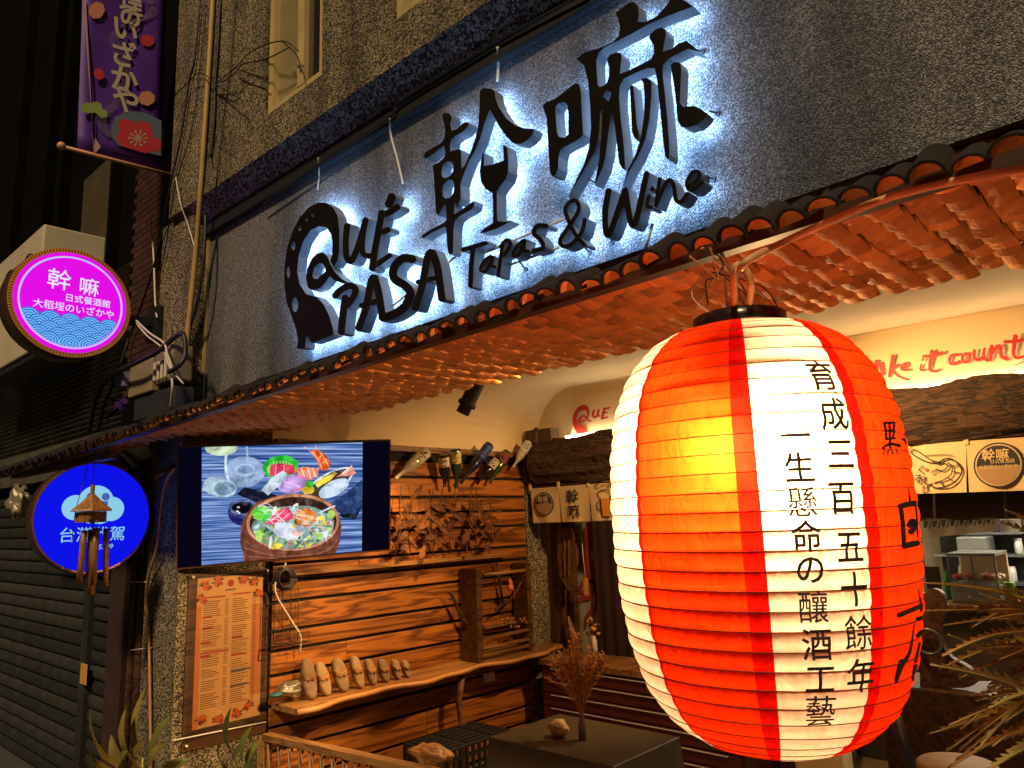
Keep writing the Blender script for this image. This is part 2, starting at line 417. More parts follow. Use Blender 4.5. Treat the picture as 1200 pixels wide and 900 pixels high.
bar = G().box((SX+.04, 2.5, 1.495), (SX+.10, 4.50, 1.525)).obj('ledge_bar', 'shelf_wood', sw)

# ================================================================ TILED AWNING
aw = thing('tiled_awning', 'long terracotta tile awning with brown metal fascia under the sign', 'awning', (-2.5, 1.45, 2.3))
YF, YK = 1.45, 2.37
def zfas(x): return 2.246 + .0262*(x+4.57)
def zund(x, y): t = (y-YF)/(YK-YF); return (zfas(x)+.046)*(1-t) + (2.385+.014*(x+3.5))*t
pitch = .0625; rows = 11; rl = (YK-YF-.05)/rows
def tile_mesh(name, w, ln, sag, th, seg=6):
    v = []; f = []
    for yy in (0, ln):
        for k in range(seg+1):
            u = -1+2*k/seg; v.append((u*w/2, yy, -sag*(1-u*u)))
        for k in range(seg, -1, -1):
            u = -1+2*k/seg; v.append((u*w/2, yy, -sag*(1-u*u)+th))
    n = 2*(seg+1)
    for k in range(n): f.append((k, (k+1) % n, n+(k+1) % n, n+k))
    f.append(tuple(range(n-1, -1, -1))); f.append(tuple(n+k for k in range(n)))
    me = bpy.data.meshes.new(name); me.from_pydata(v, [], f); me.materials.append(MATS['terracotta'])
    return me
tmeshes = [tile_mesh('roof_tile', pitch*w, rl*1.2, s, .007) for s, w in ((.006, .95), (.008, .93), (.004, .96))]
cand = []; coff = [.0, .03, -.012, .02, -.03, .012, -.02]
x = -6.3; ci = 0
while x < .55:
    for r in range(rows):
        y = YF + .05 + r*rl
        if x < SX+.03 and y+rl > 1.88: continue
        jz = random.uniform(-.002, .002)
        M = Matrix.Translation((x+random.uniform(-.002, .002), max(YF+.04, y-.01+coff[ci % 7]+random.uniform(-.008, .008)), zund(x, y)+.012+jz + (.004 if ci % 2 else 0))) @ Matrix.Rotation(R(random.uniform(-2.5, 2.5)), 4, 'Z') @ Matrix.Rotation(R(-8.0+random.uniform(-2, 2)), 4, 'X') @ Matrix.Rotation(R(random.uniform(-4, 4)), 4, 'Y')
        vis = -2.6 < x < .3
        cand.append((-(V((x, y, 2.3))-CAM).length if vis else -99-random.random(), M, random.choice(tmeshes)))
    x += pitch; ci += 1
cand.sort(key=lambda q: -q[0])
for _, M, me in cand[:240]: inst('roof_tile', me, M, aw)
g = G()
for _, M, me in cand[240:]:
    g.add([M @ v.co for v in me.vertices], [tuple(p.vertices) for p in me.polygons])
tag(g.obj('far_roof_tiles', 'terracotta', aw), kind='stuff')
# cover tiles projecting over the fascia
def cover_mesh(w, ln, seg=8):
    v = []; f = []; m = []; n = 2*(seg+1)
    def ring(yy, ro, ri):
        o = []
        for k in range(seg+1):
            a = math.pi*k/seg; o.append((-ro*math.cos(a), yy, ro*.85*math.sin(a)))
        for k in range(seg, -1, -1):
            a = math.pi*k/seg; o.append((-ri*math.cos(a), yy, ri*.85*math.sin(a)))
        return o
    ro = w/2
    v += ring(0, ro*1.05, ro*.86) + ring(.010, ro*1.05, ro*.86) + ring(.013, ro, ro*.84) + ring(ln, ro, ro*.84)
    for s in range(3):
        for k in range(n): f.append((s*n+k, s*n+(k+1) % n, (s+1)*n+(k+1) % n, (s+1)*n+k)); m.append(1 if s == 0 or k < seg else 0)
    f.append(tuple(range(n-1, -1, -1))); m.append(1)
    # clay stopper inside the mouth
    b = len(v); v += [(-ro*.78*math.cos(math.pi*k/seg),   .030, ro*.70*math.sin(math.pi*k/seg)) for k in range(seg+1)]
    f.append(tuple(b+k for k in range(seg, -1, -1))); m.append(0)
    me = bpy.data.meshes.new('cover_tile'); me.from_pydata(v, [], f); me.materials.append(MATS['terracotta']); me.materials.append(MATS['tile_rim'])
    for p, q in zip(me.polygons, m): p.material_index = q
    return me
cm = cover_mesh(.060, .115); x = -6.3; k = 0; gg = G()
while x < .55:
    M = Matrix.Translation((x+random.uniform(-.003, .003), 1.33+random.uniform(-.012, .012), zfas(x)-.030+random.uniform(-.003, .003))) @ Matrix.Rotation(R(random.uniform(-5, 5)), 4, 'Z') @ Matrix.Rotation(R(30+random.uniform(-5, 5)), 4, 'X') @ Matrix.Rotation(R(random.uniform(-9, 9)), 4, 'Y') @ Matrix.Diagonal((random.uniform(.92, 1.15), random.uniform(.8, 1.1), random.uniform(.85, 1.3), 1))
    if x > -3.2: inst('cover_tile', cm, M, aw)
    else:
        for p in cm.polygons: pass
        gg.add([M @ v.co for v in cm.vertices], [tuple(p.vertices) for p in cm.polygons]); gg.m[-len(cm.polygons):] = [p.material_index for p in cm.polygons]
    x += .0585; k += 1
tag(gg.obj('far_cover_tiles', ['terracotta', 'tile_rim'], aw), kind='stuff')
# backing over the tiles, so nothing shines through
g = G()
for a, b, y0 in ((-6.35, SX, 1.88), (SX, .6, YK)):
    g.add([(a, 1.46, zfas(a)+.072), (b, 1.46, zfas(b)+.072), (b, y0, zund(b, y0)+.06), (a, y0, zund(a, y0)+.06)], [(0,1,2,3)])
g.obj('underlay', 'shadow_board', aw)
xx = -6.3
while xx < .55:
    xe = min(xx+.62, .55)
    g = G().add([(xx, YF, zfas(xx)), (xe-.004, YF, zfas(xe)), (xe-.004, YF+.035, zfas(xe)), (xx, YF+.035, zfas(xx)), (xx, YF, zfas(xx)+.044), (xe-.004, YF, zfas(xe)+.044), (xe-.004, YF+.035, zfas(xe)+.044), (xx, YF+.035, zfas(xx)+.044)],
        [(0,3,2,1),(4,5,6,7),(0,1,5,4),(1,2,6,5),(2,3,7,6),(3,0,4,7)])
    g.obj('fascia_panel', 'fascia_brown', aw); xx = xe
for xx in (-.2, -.75, -1.3, -1.9, -2.5, -3.1, -3.7):
    G().lathe([(.004, 0), (.004, .006), (.001, .008)], (xx, YF, zfas(xx)+.022), (0, -1, 0), 8).obj('screw', 'cable_orange', aw)
box('support_beam', (-6.2, 1.50, 2.19), (SX-.02, 1.55, 2.235), 'dark_wood', aw)
tube('support_strut', [P(180, 560, Y=1.6), P(205, 545, Y=1.9)], .012, 'fascia_brown', aw)

# ================================================================ BACKLIT LETTERING
sign = thing('backlit_sign', 'large black cut-out lettering lit from behind on the grey wall', 'sign', (-2.2, 1.9, 2.9))
LY, LD = 1.908, .052
_ly = [0]
def region(x0, y0, s):
    def fn(zx, zy):
        return P(x0+zx/s, y0+zy/s, Y=LY+_ly[0])
    return fn
def letter(name, fn, polys=(), strokes=(), tubes=True):
    g = G(); _ly[0] = 0
    for lp in polys:
        g.poly(lp, fn, (0, LD-2*_ly[0], 0), 0, 1, 2); _ly[0] += .0009
    for pts, w in strokes:
        add_stroke(g, pts, w, fn, (0, LD-2*_ly[0], 0), 0, 1, 2); _ly[0] += .0009
    _ly[0] = 0
    o = g.obj(name, ['letter_face', 'letter_side', 'letter_light'], sign, normals=False)
    return o
f1 = region(480, 90, 4.5)
letter('character', f1, [
    [[(170,205),(185,188),(210,193),(222,215),(215,250),(222,285),(250,275),(280,245),(305,237),(312,250),(300,272),(275,295),(240,312),(220,330),(213,365),(215,400),(200,425),(185,425),(188,390),(180,365),(150,385),(110,418),(85,432),(74,420),(80,400),(120,375),(165,350),(180,330),(188,290),(183,250)]],
    [[(122,465),(150,455),(188,418),(215,393),(262,380),(271,392),(273,460),(268,560),(270,640),(258,674),(240,662),(225,660),(195,668),(180,680),(165,702),(150,730),(138,714),(130,560)],
     [(168,500),(175,465),(200,445),(222,450),(232,470),(228,500),(210,525),(185,535),(170,525)],
     [(172,600),(180,565),(205,542),(228,545),(235,570),(232,610),(215,635),(190,642),(175,630)]],
    [[(370,80),(385,60),(430,62),(448,75),(452,110),(470,160),(510,220),(560,258),(610,272),(657,275),(648,305),(620,335),(585,355),(545,350),(510,315),(470,260),(445,210),(425,172),(415,190),(395,245),(370,330),(345,390),(315,440),(295,490),(280,530),(266,580),(250,570),(255,520),(270,490),(290,468),(320,400),(345,330),(360,270),(368,180)]],
    [[(190,655),(235,655),(235,725),(290,690),(325,662),(342,655),(340,680),(325,700),(270,730),(240,755),(232,800),(230,880),(228,928),(212,938),(203,925),(197,880),(193,800),(185,790),(120,820),(75,850),(62,850),(65,835),(120,800),(185,768),(195,750)]],
])
letter('character', f1, [[[(377,440),(384,404),(392,402),(392,470),(440,462),(497,440),(493,365),(490,356),(512,370),(520,430),(520,500),(505,545),(475,580),(460,605),(460,700),(462,760),(500,765),(532,757),(510,775),(460,800),(400,820),(370,822),(400,795),(440,770),(440,690),(437,615),(400,590),(375,550),(370,500)]]])
f2 = region(630, 0, 3.752)
letter('character', f2, [
    [[(22,465),(35,450),(75,435),(110,410),(140,385),(165,367),(182,370),(190,400),(195,500),(200,590),(190,605),(160,625),(120,645),(100,660),(92,690),(90,740),(80,770),(65,777),(55,760),(50,700),(45,600),(40,520)],
     [(78,470),(90,455),(115,448),(130,460),(135,500),(135,590),(120,605),(95,603),(85,580),(80,520)]],
    [[(343,55),(370,35),(400,12),(425,10),(440,25),(445,60),(440,95),(470,97),(520,75),(570,20),(592,-25),(620,-20),(645,2),(685,28),(640,45),(560,75),(480,110),(420,145),(350,180),(300,205),(270,230),(258,265),(260,320),(265,375),(275,383),(300,370),(312,345),(315,300),(305,260),(318,240),(345,230),(365,233),(370,250),(365,290),(362,325),(400,310),(450,285),(500,260),(512,230),(510,200),(490,165),(495,150),(520,128),(545,120),(562,130),(565,150),(555,200),(550,228),(590,215),(620,190),(655,180),(680,200),(715,228),(660,215),(620,235),(580,255),(552,285),(550,330),(560,420),(570,520),(578,620),(580,680),(575,702),(562,690),(555,650),(545,550),(535,450),(525,350),(515,300),(480,300),(430,320),(380,345),(362,375),(358,430),(365,520),(375,600),(382,680),(386,747),(372,740),(358,715),(350,650),(340,560),(330,490),(320,520),(310,590),(300,680),(285,740),(262,790),(250,812),(258,770),(270,700),(280,600),(285,480),(275,490),(272,560),(265,620),(250,670),(220,720),(180,790),(135,867),(170,790),(205,720),(225,650),(235,560),(230,450),(220,350),(205,290),(170,258),(210,228),(270,212),(330,185),(355,160),(362,130),(355,90)],
     [(303,395),(325,408),(312,445),(285,425)]],
    [[(405,380),(420,375),(428,450),(435,540),(445,590),(440,620),(425,605),(415,580),(410,480)]],
    [[(455,345),(480,342),(500,355),(500,420),(492,520),(475,610),(440,690),(405,750),(372,818),(395,750),(430,680),(455,600),(468,500),(470,420),(465,370)]],
    [[(585,285),(600,272),(625,275),(632,300),(628,380),(625,450),(640,470),(690,465),(720,480),(744,500),(735,520),(700,550),(655,562),(630,555),(615,530),(610,460),(600,380),(590,320)]],
])
f3 = region(325, 220, 4.614)
letter('letter', f3, [
    [[(105,870),(112,820),(100,760),(75,690),(50,620),(38,530),(38,430),(52,330),(80,240),(120,160),(170,105),(220,80),(265,82),(300,105),(325,150),(335,230),(335,330),(325,395),(305,425),(285,395),(297,360),(298,300),(290,250),(265,215),(225,208),(180,230),(140,290),(115,370),(107,450),(120,520),(155,575),(210,590),(250,630),(280,690),(300,760),(305,795),(240,820),(185,838),(170,800),(155,805),(150,865),(130,870)],
     circ(193,147,8,9,10), circ(160,172,8,9,10), circ(122,220,9,14,12), circ(87,315,11,23,12), circ(60,455,9,32,12), circ(96,632,16,40,14)],
    [[(155,490),(160,440),(185,385),(215,355),(245,350),(270,370),(285,410),(310,455),(345,490),(378,510),(350,517),(310,502),(285,480),(275,490),(255,520),(225,545),(190,555),(165,540)],
     [(190,470),(200,430),(225,408),(245,410),(260,435),(262,452),(240,470),(215,495),(195,490)]]])
S = lambda fn, *st: letter('letter', fn, (), st)
S(f3, ([(378,200),(370,280),(372,360),(388,395),(410,380),(445,290),(478,170)], 34), ([(478,170),(462,270),(460,345),(480,366),(510,368)], 30))
S(f3, ([(565,130),(545,240),(525,350),(512,440)], 36), ([(560,148),(610,130),(655,102)], 34), ([(548,245),(605,225)], 30), ([(512,430),(560,400),(612,362)], 28), ([(600,95),(622,42)], 44))
S(f3, ([(368,590),(355,680),(345,785)], 40), ([(310,588),(340,555),(390,530),(422,548),(412,590),(372,640)], 36))
S(f3, ([(437,765),(480,640),(505,510),(525,482)], 38), ([(525,482),(548,570),(568,700)], 40), ([(450,640),(500,622),(545,612)], 28))
S(f3, ([(738,388),(680,382),(632,430),(632,490),(690,530),(718,570),(690,640),(620,688),(560,702)], 46))
S(f3, ([(743,655),(780,540),(812,375),(835,345)], 38), ([(835,345),(865,430),(890,605)], 42), ([(755,512),(800,500),(855,488)], 26))
f4 = region(530, 190, 3.871)
S(f4, ([(45,398),(100,382),(155,366)], 20), ([(95,392),(86,470),(82,565)], 22))
S(f4, ([(175,425),(145,448),(128,488),(150,495),(172,460),(184,428)], 15), ([(184,428),(180,468),(197,475)], 14))
S(f4, ([(230,362),(217,450),(208,518)], 17), ([(215,385),(248,352),(264,375),(232,425)], 15))
S(f4, ([(322,355),(290,385),(275,425),(300,420),(320,380),(330,352)], 15), ([(330,352),(328,400),(348,402)], 14))
S(f4, ([(430,290),(388,288),(370,322),(400,352),(410,388),(365,402)], 21))
S(f4, ([(602,258),(585,320),(540,372),(500,380),(490,350),(530,290),(572,222),(566,180),(540,176),(513,210),(525,260),(560,330),(602,378)], 19))
S(f4, ([(710,125),(694,220),(697,315),(715,320),(755,210),(785,122)], 27), ([(785,122),(796,200),(812,280),(832,268),(860,150),(882,48)], 27))
S(f4, ([(893,150),(884,198),(906,205)], 17), ([(903,128),(909,114)], 17))
S(f4, ([(942,72),(930,150),(924,200)], 18), ([(924,195),(960,112),(985,80),(1005,110),(1015,172),(1040,178),(1068,140)], 19))
S(f4, ([(1068,110),(1112,82),(1120,48),(1090,46),(1065,90),(1072,122),(1100,124),(1138,88)], 17))
# stand-off pins, rails and feed wires behind the letters
for a, b in (((444, 371), (548, 290)), ((553, 326), (655, 290)), ((560, 300), (660, 257)), ((748, 252), (775, 243)), ((757, 290), (765, 262))):
    tube('mounting_rail', [P(*a, Y=1.955), P(*b, Y=1.955)], .0045, 'cable_white', sign, 6)
for a, b in (((835, 210), (828, 206)), ((760, 264), (750, 257)), ((717, 283), (716, 275)), ((840, 133), (832, 130)), ((822, 60), (812, 58)), ((700, 215), (690, 210)), ((690, 295), (684, 288)), ((615, 315), (608, 305))):
    g = G().tube([P(*b, Y=1.92), P(*a, Y=1.999)], .003, 6)
    g.lathe([(.009, 0), (.009, .006)], P(*a, Y=1.992), (0, 1, 0), 8); g.obj('mounting_pin', 'dark_trim', sign)
def wire(name, pts, r, mat, label, cat='cable', group=None):
    o = tube(name, spline(pts, 6), r, mat); tag(o, label, cat, group); return o
wire('cable', [P(308, 240, Y=1.95), P(378, 190, Y=1.95), P(456, 138, Y=1.95), P(470, 118, Y=1.945), P(560, 62, Y=1.945), P(600, 38, Y=1.945), P(690, -10, Y=1.945)], .006, 'cable_black', 'black cable running along the dark strip under the sloped band')
wire('cable', [P(457, 138, Y=1.95), P(458, 158, Y=1.985), P(466, 188, Y=1.985), P(472, 215, Y=1.985)], .005, 'cable_white', 'pale cable dropping from the band to the accent of the lettering')
wire('cable', [P(583, 55, Y=1.95), P(584, 75, Y=1.985), P(583, 95, Y=1.985)], .006, 'cable_white', 'pale cable dropping to the roof stroke of the first big character')
wire('cable', [P(373, 185, Y=1.95), P(374, 205, Y=1.985), P(372, 222, Y=1.985)], .004, 'cable_white', 'short pale cable dropping above the big curled letter')

# ================================================================ PAPER LANTERN
LC = P(888, 620, d=1.55); ztop, zbot = 2.188, 1.345; LS = .94
lan = thing('paper_lantern', 'huge lit paper lantern with red and cream stripes and black writing', 'lantern', (LC.x, LC.y, zbot))
prof = [(0, .088), (.025, .165), (.06, .215), (.12, .258), (.2, .290), (.3, .307), (.42, .3135), (.55, .312), (.66, .304), (.76, .290), (.85, .265), (.91, .235), (.955, .195), (.985, .150), (1, .112)]
def prad(t):
    t = min(max(t, 0), 1)
    for i in range(len(prof)-1):
        (a, ra), (b, rb) = prof[i], prof[i+1]
        if t <= b:
            p0 = prof[max(i-1, 0)]; p3 = prof[min(i+2, len(prof)-1)]; u = (t-a)/(b-a)
            m0 = (rb-p0[1])/(b-p0[0])*(b-a) if b > p0[0] else 0; m1 = (p3[1]-ra)/(p3[0]-a)*(b-a)
            return (2*u**3-3*u*u+1)*ra + (u**3-2*u*u+u)*m0 + (-2*u**3+3*u*u)*rb + (u**3-u*u)*m1
    return prof[-1][1]
# rib positions evenly spaced along the profile
arc = [0.0]; NA = 400
for i in range(NA):
    t0, t1 = i/NA, (i+1)/NA
    arc.append(arc[-1] + math.hypot((ztop-zbot)/NA, prad(t1)-prad(t0)))
NR = 31
def t_at(s):
    s *= arc[-1]
    for i in range(NA):
        if arc[i+1] >= s: return (i+(s-arc[i])/(arc[i+1]-arc[i]))/NA
    return 1.
RIB = [t_at(i/NR) for i in range(NR+1)]
TH0 = math.atan2(CAM.y-LC.y, CAM.x-LC.x)          # angle that faces the camera
def lpt(deg, t, off=0.0):
    """deg: angle right of the facing meridian; t: 0 top .. 1 bottom"""
    import bisect
    i = min(max(bisect.bisect_right(RIB, t)-1, 0), NR-1); u = (t-RIB[i])/(RIB[i+1]-RIB[i])
    wob = .0012*math.sin(i*2.3+deg*.07)
    r = prad(t)*LS + .0030*math.sin(math.pi*min(max(u, 0), 1)) + wob + off
    a = TH0 + R(deg)
    return V((LC.x+r*math.cos(a), LC.y+r*math.sin(a), ztop+(zbot-ztop)*t))
panels = [('cream_stripe', 1.5, 36, 'paper_white'), ('red_stripe', 36, 41.5, 'paper_red_double'), ('red_stripe', 41.5, 84, 'paper_red'), ('red_stripe', 84, 89.5, 'paper_red_double'),
          ('cream_stripe', 89.5, 125, 'paper_white'), ('red_stripe', 125, 178, 'paper_red'), ('cream_stripe', 178, 213, 'paper_white'), ('red_stripe', 213, 266, 'paper_red'), ('cream_stripe', 266, 313.5, 'paper_white'),
          ('red_stripe', 313.5, 315.5, 'paper_red_double'), ('red_stripe', 315.5, 354.5, 'paper_red'), ('red_stripe', 354.5, 361.5, 'paper_red_double')]
SUB = 5
for nm, a, b, mt in panels:
    na = max(1, round((b-a)/3)); v = []; f = []; ts = []
    for i in range(NR):
        for k in range(SUB): ts.append(RIB[i]+(RIB[i+1]-RIB[i])*k/SUB)
    ts.append(RIB[-1])
    for t in ts:
        for k in range(na+1):
            d = a+(b-a)*k/na
            if k in (0, na): d += .35*math.sin(t*90+a)      # uneven stripe edge, shared by both neighbours
            v.append(lpt(d if k not in (0, na) else (a if k == 0 else b), t))
    for i in range(len(ts)-1):
        for k in range(na):
            q = i*(na+1)+k; f.append((q, q+1, q+na+2, q+na+1))
    mk(nm, v, f, mt, lan, True)
for i in range(1, NR):
    t = RIB[i]; v = []
    pts = [lpt(d, t, .0004) for d in range(0, 360, 5)]; pts.append(pts[0])
    G().tube(pts, .0011, 4, cap=False).obj('rib', 'rib_dark', lan, True)
# black caps with hanging hardware
ctop = V((LC.x, LC.y, ztop-.012))
G().lathe([(.092, 0), (.098, .004), (.098, .034), (.092, .038), (.086, .034), (.086, .004)], ctop, (0, 0, 1), 40).obj('top_cap', 'cap_black', lan, True)
box('cap_crossbar', ctop+V((-.086, -.01, .016)), ctop+V((.086, .01, .024)), 'cap_black', lan)
G().lathe([(.096, .012), (.100, .014), (.100, .024), (.096, .026)], (LC.x, LC.y, zbot-.012), (0, 0, 1), 40, cap=False).obj('bottom_ring', 'cap_black', lan, True)
hook = V((LC.x-.01, YF+.01, zfas(LC.x)))
for dx, dy in ((-.05, .0), (.03, -.02), (.05, .03)):
    tube('hanging_wire', spline([ctop+V((dx, dy, .03)), ctop+V((dx*.5, dy*.5, .07)), hook+V((0, .0, .01))], 5), .0022, 'cable_white', lan, 6)
tube('hanging_wire', spline([P(830, 358, d=1.47), P(827, 330, d=1.45), P(838, 325, d=1.45), P(848, 310, d=1.44), P(835, 292, d=1.42)], 5), .0016, 'cable_black', lan, 6)
tube('hanging_wire', spline([P(808, 300, d=1.42), P(830, 318, d=1.43), P(842, 328, d=1.44), P(838, 310, d=1.43), P(832, 290, d=1.42)], 5), .0016, 'cable_orange', lan, 6)
tube('lamp_flex', spline([ctop+V((-.012, 0, .02)), P(860, 330, d=1.47), P(862, 312, d=1.44), P(872, 314, d=1.45), P(880, 335, d=1.47), ctop+V((.02, .0, .03))], 6), .007, 'cable_orange', lan)
for k in range(7):
    a_ = k*.9; q = ctop+V((.09*math.cos(a_), .09*math.sin(a_), .03)); tube('hanging_wire', spline([q, q+V((random.uniform(-.03, .03), random.uniform(-.03, .03), random.uniform(.03, .07))), hook+V((random.uniform(-.05, .05), 0, random.uniform(-.04, .01)))], 5), .0014, random.choice(['cable_black', 'cable_orange', 'cable_white']), lan, 5)
# bulb
bp_ = P(856, 500, d=1.375)
bulb = G().lathe([(.004, -.034), (.016, -.029), (.026, -.012), (.028, .0), (.024, .014), (.014, .03), (.012, .045)], bp_, (0, 0, 1), 16).obj('bulb', 'bulb_glow', lan, True)
tube('bulb_lead', [bp_+V((0, 0, .04)), ctop+V((-.02, -.02, .02))], .004, 'cable_black', lan, 6)
ld = bpy.data.lights.new('bulb_light', 'POINT'); ld.energy = 22.; ld.color = (1, .80, .50); ld.shadow_soft_size = .03
lo = bpy.data.objects.new('bulb_light', ld); COL.objects.link(lo); lo.location = bp_+V((0, 0, -.05)); par(lo, lan); lo.location = bp_+V((0, 0, -.05))
# brush lettering on the stripes
def proj(p):
    d = V(p)-CAM; k = d.dot(FW); return 600+F*d.dot(RT)/k, 450-F*d.dot(UP)/k
def lsolve(px, py):
    """angle and height on the lantern seen at a pixel"""
    deg, t = 10., .4
    for _ in range(40):
        x, y = proj(lpt(deg, t)); deg += (px-x)*.12; t += (py-y)/700; deg = min(max(deg, -75), 72); t = min(max(t, .02), .98)
    return deg, t
def lantern_text(ch, px, py, wpx, hpx, bold=.012, mat='ink', deg=None):
    v, f = text_mesh(ch, bold)
    me = bpy.data.meshes.new('t'); me.from_pydata([tuple(p) for p in v], [], f)
    bm = bmesh.new(); bm.from_mesh(me); bmesh.ops.remove_doubles(bm, verts=bm.verts, dist=1e-5); bmesh.ops.triangulate(bm, faces=bm.faces[:])
    for _ in range(6):
        ed = [e for e in bm.edges if e.calc_length() > .06]
        if not ed: break
        bmesh.ops.subdivide_edges(bm, edges=ed, cuts=1); bmesh.ops.triangulate(bm, faces=bm.faces[:])
    x0 = min(q.co.x for q in bm.verts); x1 = max(q.co.x for q in bm.verts); y0 = min(q.co.y for q in bm.verts); y1 = max(q.co.y for q in bm.verts)
    d0, tc = lsolve(px, py)
    xa = proj(lpt(d0-1, tc))[0]; xb = proj(lpt(d0+1, tc))[0]; kd = 2/max(abs(xb-xa), .5) if deg is None else deg/wpx
    hd = wpx*kd*.88; ht = hpx/560*.88
    out = []
    for q in bm.verts:
        xx = (q.co.x-(x0+x1)/2)/.88; yy = (q.co.y-(y0+y1)/2)/.88
        out.append(lpt(d0+xx*hd, tc-yy*ht, .0026))
    fs = [tuple(q.index for q in p.verts) for p in bm.faces]; bm.free(); bpy.data.meshes.remove(me)
    mk('brush_character', out, fs, mat, lan)
for c_, x, y in zip('育成三百五十餘年', (961, 976, 984, 987, 995, 1000, 1005, 1008), (440, 485, 532, 584, 641, 690, 741, 791)): lantern_text(c_, x, y, 33, 40, .005 if c_ in '餘' else .012)
for c_, x, y in zip('一生懸命の釀酒工藝', (932, 936, 940, 945, 949, 953, 957, 961, 961), (510, 547, 588, 628, 668, 711, 755, 796, 833)): lantern_text(c_, x, y, 37, 37, .005 if c_ in '懸釀藝' else .012)
def lantern_brush(strokes, y0):
    g = G(); fn = lambda zx, zy: lpt(*lsolve(880+zx/3.75, y0+zy/3.75), .0028)
    for pts, w in strokes: add_stroke(g, pts, w, fn)
    g.obj('brush_character', 'ink', lan)
lantern_brush([([(580,358),(586,395),(590,432)], 12), ([(575,360),(600,358),(626,357)], 12), ([(622,358),(621,390),(618,428)], 12), ([(583,395),(602,393),(620,392)], 10), ([(602,360),(604,415),(606,470)], 12), ([(572,470),(605,452),(648,460)], (10, 16)), ([(585,430),(605,429),(628,427)], 10), ([(580,478),(576,498)], 8), ([(597,478),(595,497)], 8), ([(612,475),(617,497)], 8), ([(628,472),(638,494)], 8)], 400)
lantern_brush([([(668,365),(675,385)], 9), ([(656,428),(668,436),(676,452)], 10), ([(668,425),(674,440)], 8)], 400)
lantern_brush([([(685,640),(690,685),(694,718)], (5, 13)), ([(645,727),(685,716),(724,712)], 27), ([(650,720),(660,800),(666,905)], 21), ([(718,720),(722,780),(726,860)], 10), ([(688,812),(700,792),(716,800),(706,826),(692,840)], 27), ([(662,900),(695,893),(730,885)], 27)], 400)
lantern_brush([([(728,262),(738,315),(742,360)], (5, 15)), ([(640,380),(700,355),(746,334)], 22), ([(722,396),(746,390)], 20), ([(722,470),(746,448)], 20), ([(712,410),(692,535),(660,590)], (5, 24)), ([(658,580),(645,620),(630,668)], (34, 18)), ([(735,500),(725,545),(715,585)], 14), ([(716,598),(710,630),(704,664)], (22, 12))], 620)
wire('cable', [P(868, 314, d=1.425), P(880, 303, d=1.40), P(920, 283, Y=1.435), P(980, 256, Y=1.435), P(1040, 232, Y=1.435), P(1120, 212, Y=1.435), P(1230, 194, Y=1.435)], .0075, 'cable_orange', 'thick pale cable clipped along the brown fascia to the lantern')

# ================================================================ SCREEN ON THE SIDE WALL
dl = (V((-4.2, 1.794, 2.259))-CAM).dot(FW)
TL = P(207, 522, d=dl); BL = P(205, 668, d=dl); TR = P(458, 515, d=dl*1.12); BR = P(457, 645, d=dl*1.12)
ux = ((TR-TL)+(BR-BL)); ux.normalize(); uy = ((TL-BL)+(TR-BR)); uy = (uy-ux*uy.dot(ux)).normalized(); un = ux.cross(uy)
TW, THH = 1.22, .69; to = (TL+BL+TR+BR)/4 - ux*TW/2 - uy*THH/2
tv = thing('wall_screen', 'wide flat screen showing a bowl of seafood salad on a swivel arm', 'screen', tuple(to))
MF = Matrix(((ux.x, uy.x, un.x, to.x), (ux.y, uy.y, un.y, to.y), (ux.z, uy.z, un.z, to.z), (0, 0, 0, 1)))
G().box((0, 0, -.05), (TW, THH, -.004), frame=MF).obj('casing', 'black_paint', tv)
g = G(); b_ = .008
for lo_, hi_ in (((0, 0, -.003), (TW, b_, .006)), ((0, THH-b_, -.003), (TW, THH, .006)), ((0, b_, -.003), (b_, THH-b_, .006)), ((TW-b_, b_, -.003), (TW, THH-b_, .006))): g.box(lo_, hi_, frame=MF)
flat('bezel', (.10, .045, .03), .35, .3); g.obj('bezel', 'bezel', tv)
flat('screen_off', (.004, .004, .010), .12); emis('scr_dark', (.002, .0015, .008), 1.0)
SFN = frame_fn(to, ux, uy)
lay = [0]
def scr(nm, loops_or_strokes, col_, st=1.0, stroke=None, scale=True):
    """flat print on the lit screen; 1200x864 picture units of the bowl close-up"""
    lay[0] += .00012; key = 'scr_%.3f_%.3f_%.3f' % col_
    if key not in MATS:
        mt = emis(key, col_, st); n_ = mt.node_tree.nodes; l_ = mt.node_tree.links; e_ = [q for q in n_ if q.type == 'EMISSION'][0]
        tc = n_.new('ShaderNodeTexCoord'); nz = n_.new('ShaderNodeTexNoise'); nz.inputs['Scale'].default_value = 17; nz.inputs['Detail'].default_value = 5; nz.inputs['Distortion'].default_value = .8
        rp = n_.new('ShaderNodeValToRGB'); rp.color_ramp.elements[0].position = .34; rp.color_ramp.elements[1].position = .70
        rp.color_ramp.elements[0].color = (*[v*.55 for v in col_], 1); rp.color_ramp.elements[1].color = (*[min(1., v*1.3+.06) for v in col_], 1)
        md_ = rp.color_ramp.elements.new(.5); md_.color = (*col_, 1)
        l_.new(tc.outputs['Object'], nz.inputs['Vector']); l_.new(nz.outputs[0], rp.inputs[0]); l_.new(rp.outputs[0], e_.inputs[0])
    def fn(zx, zy):
        # picture corners in those units: (105,105)-(1003,85)-(998,715)-(102,788)
        u = (zx-104)/897; top = 105-20*u; bot = 788-73*u; vv = (zy-top)/(bot-top); u = min(max(u, 0), 1); vv = min(max(vv, 0), 1)
        return SFN(.0005+lay[0])(.133+u*.912, THH-.012-vv*(THH-.024))
    g = G()
    for it in loops_or_strokes:
        if stroke: add_stroke(g, it, stroke, fn)
        else: g.poly([it], fn)
    return g.obj(nm, key, tv)
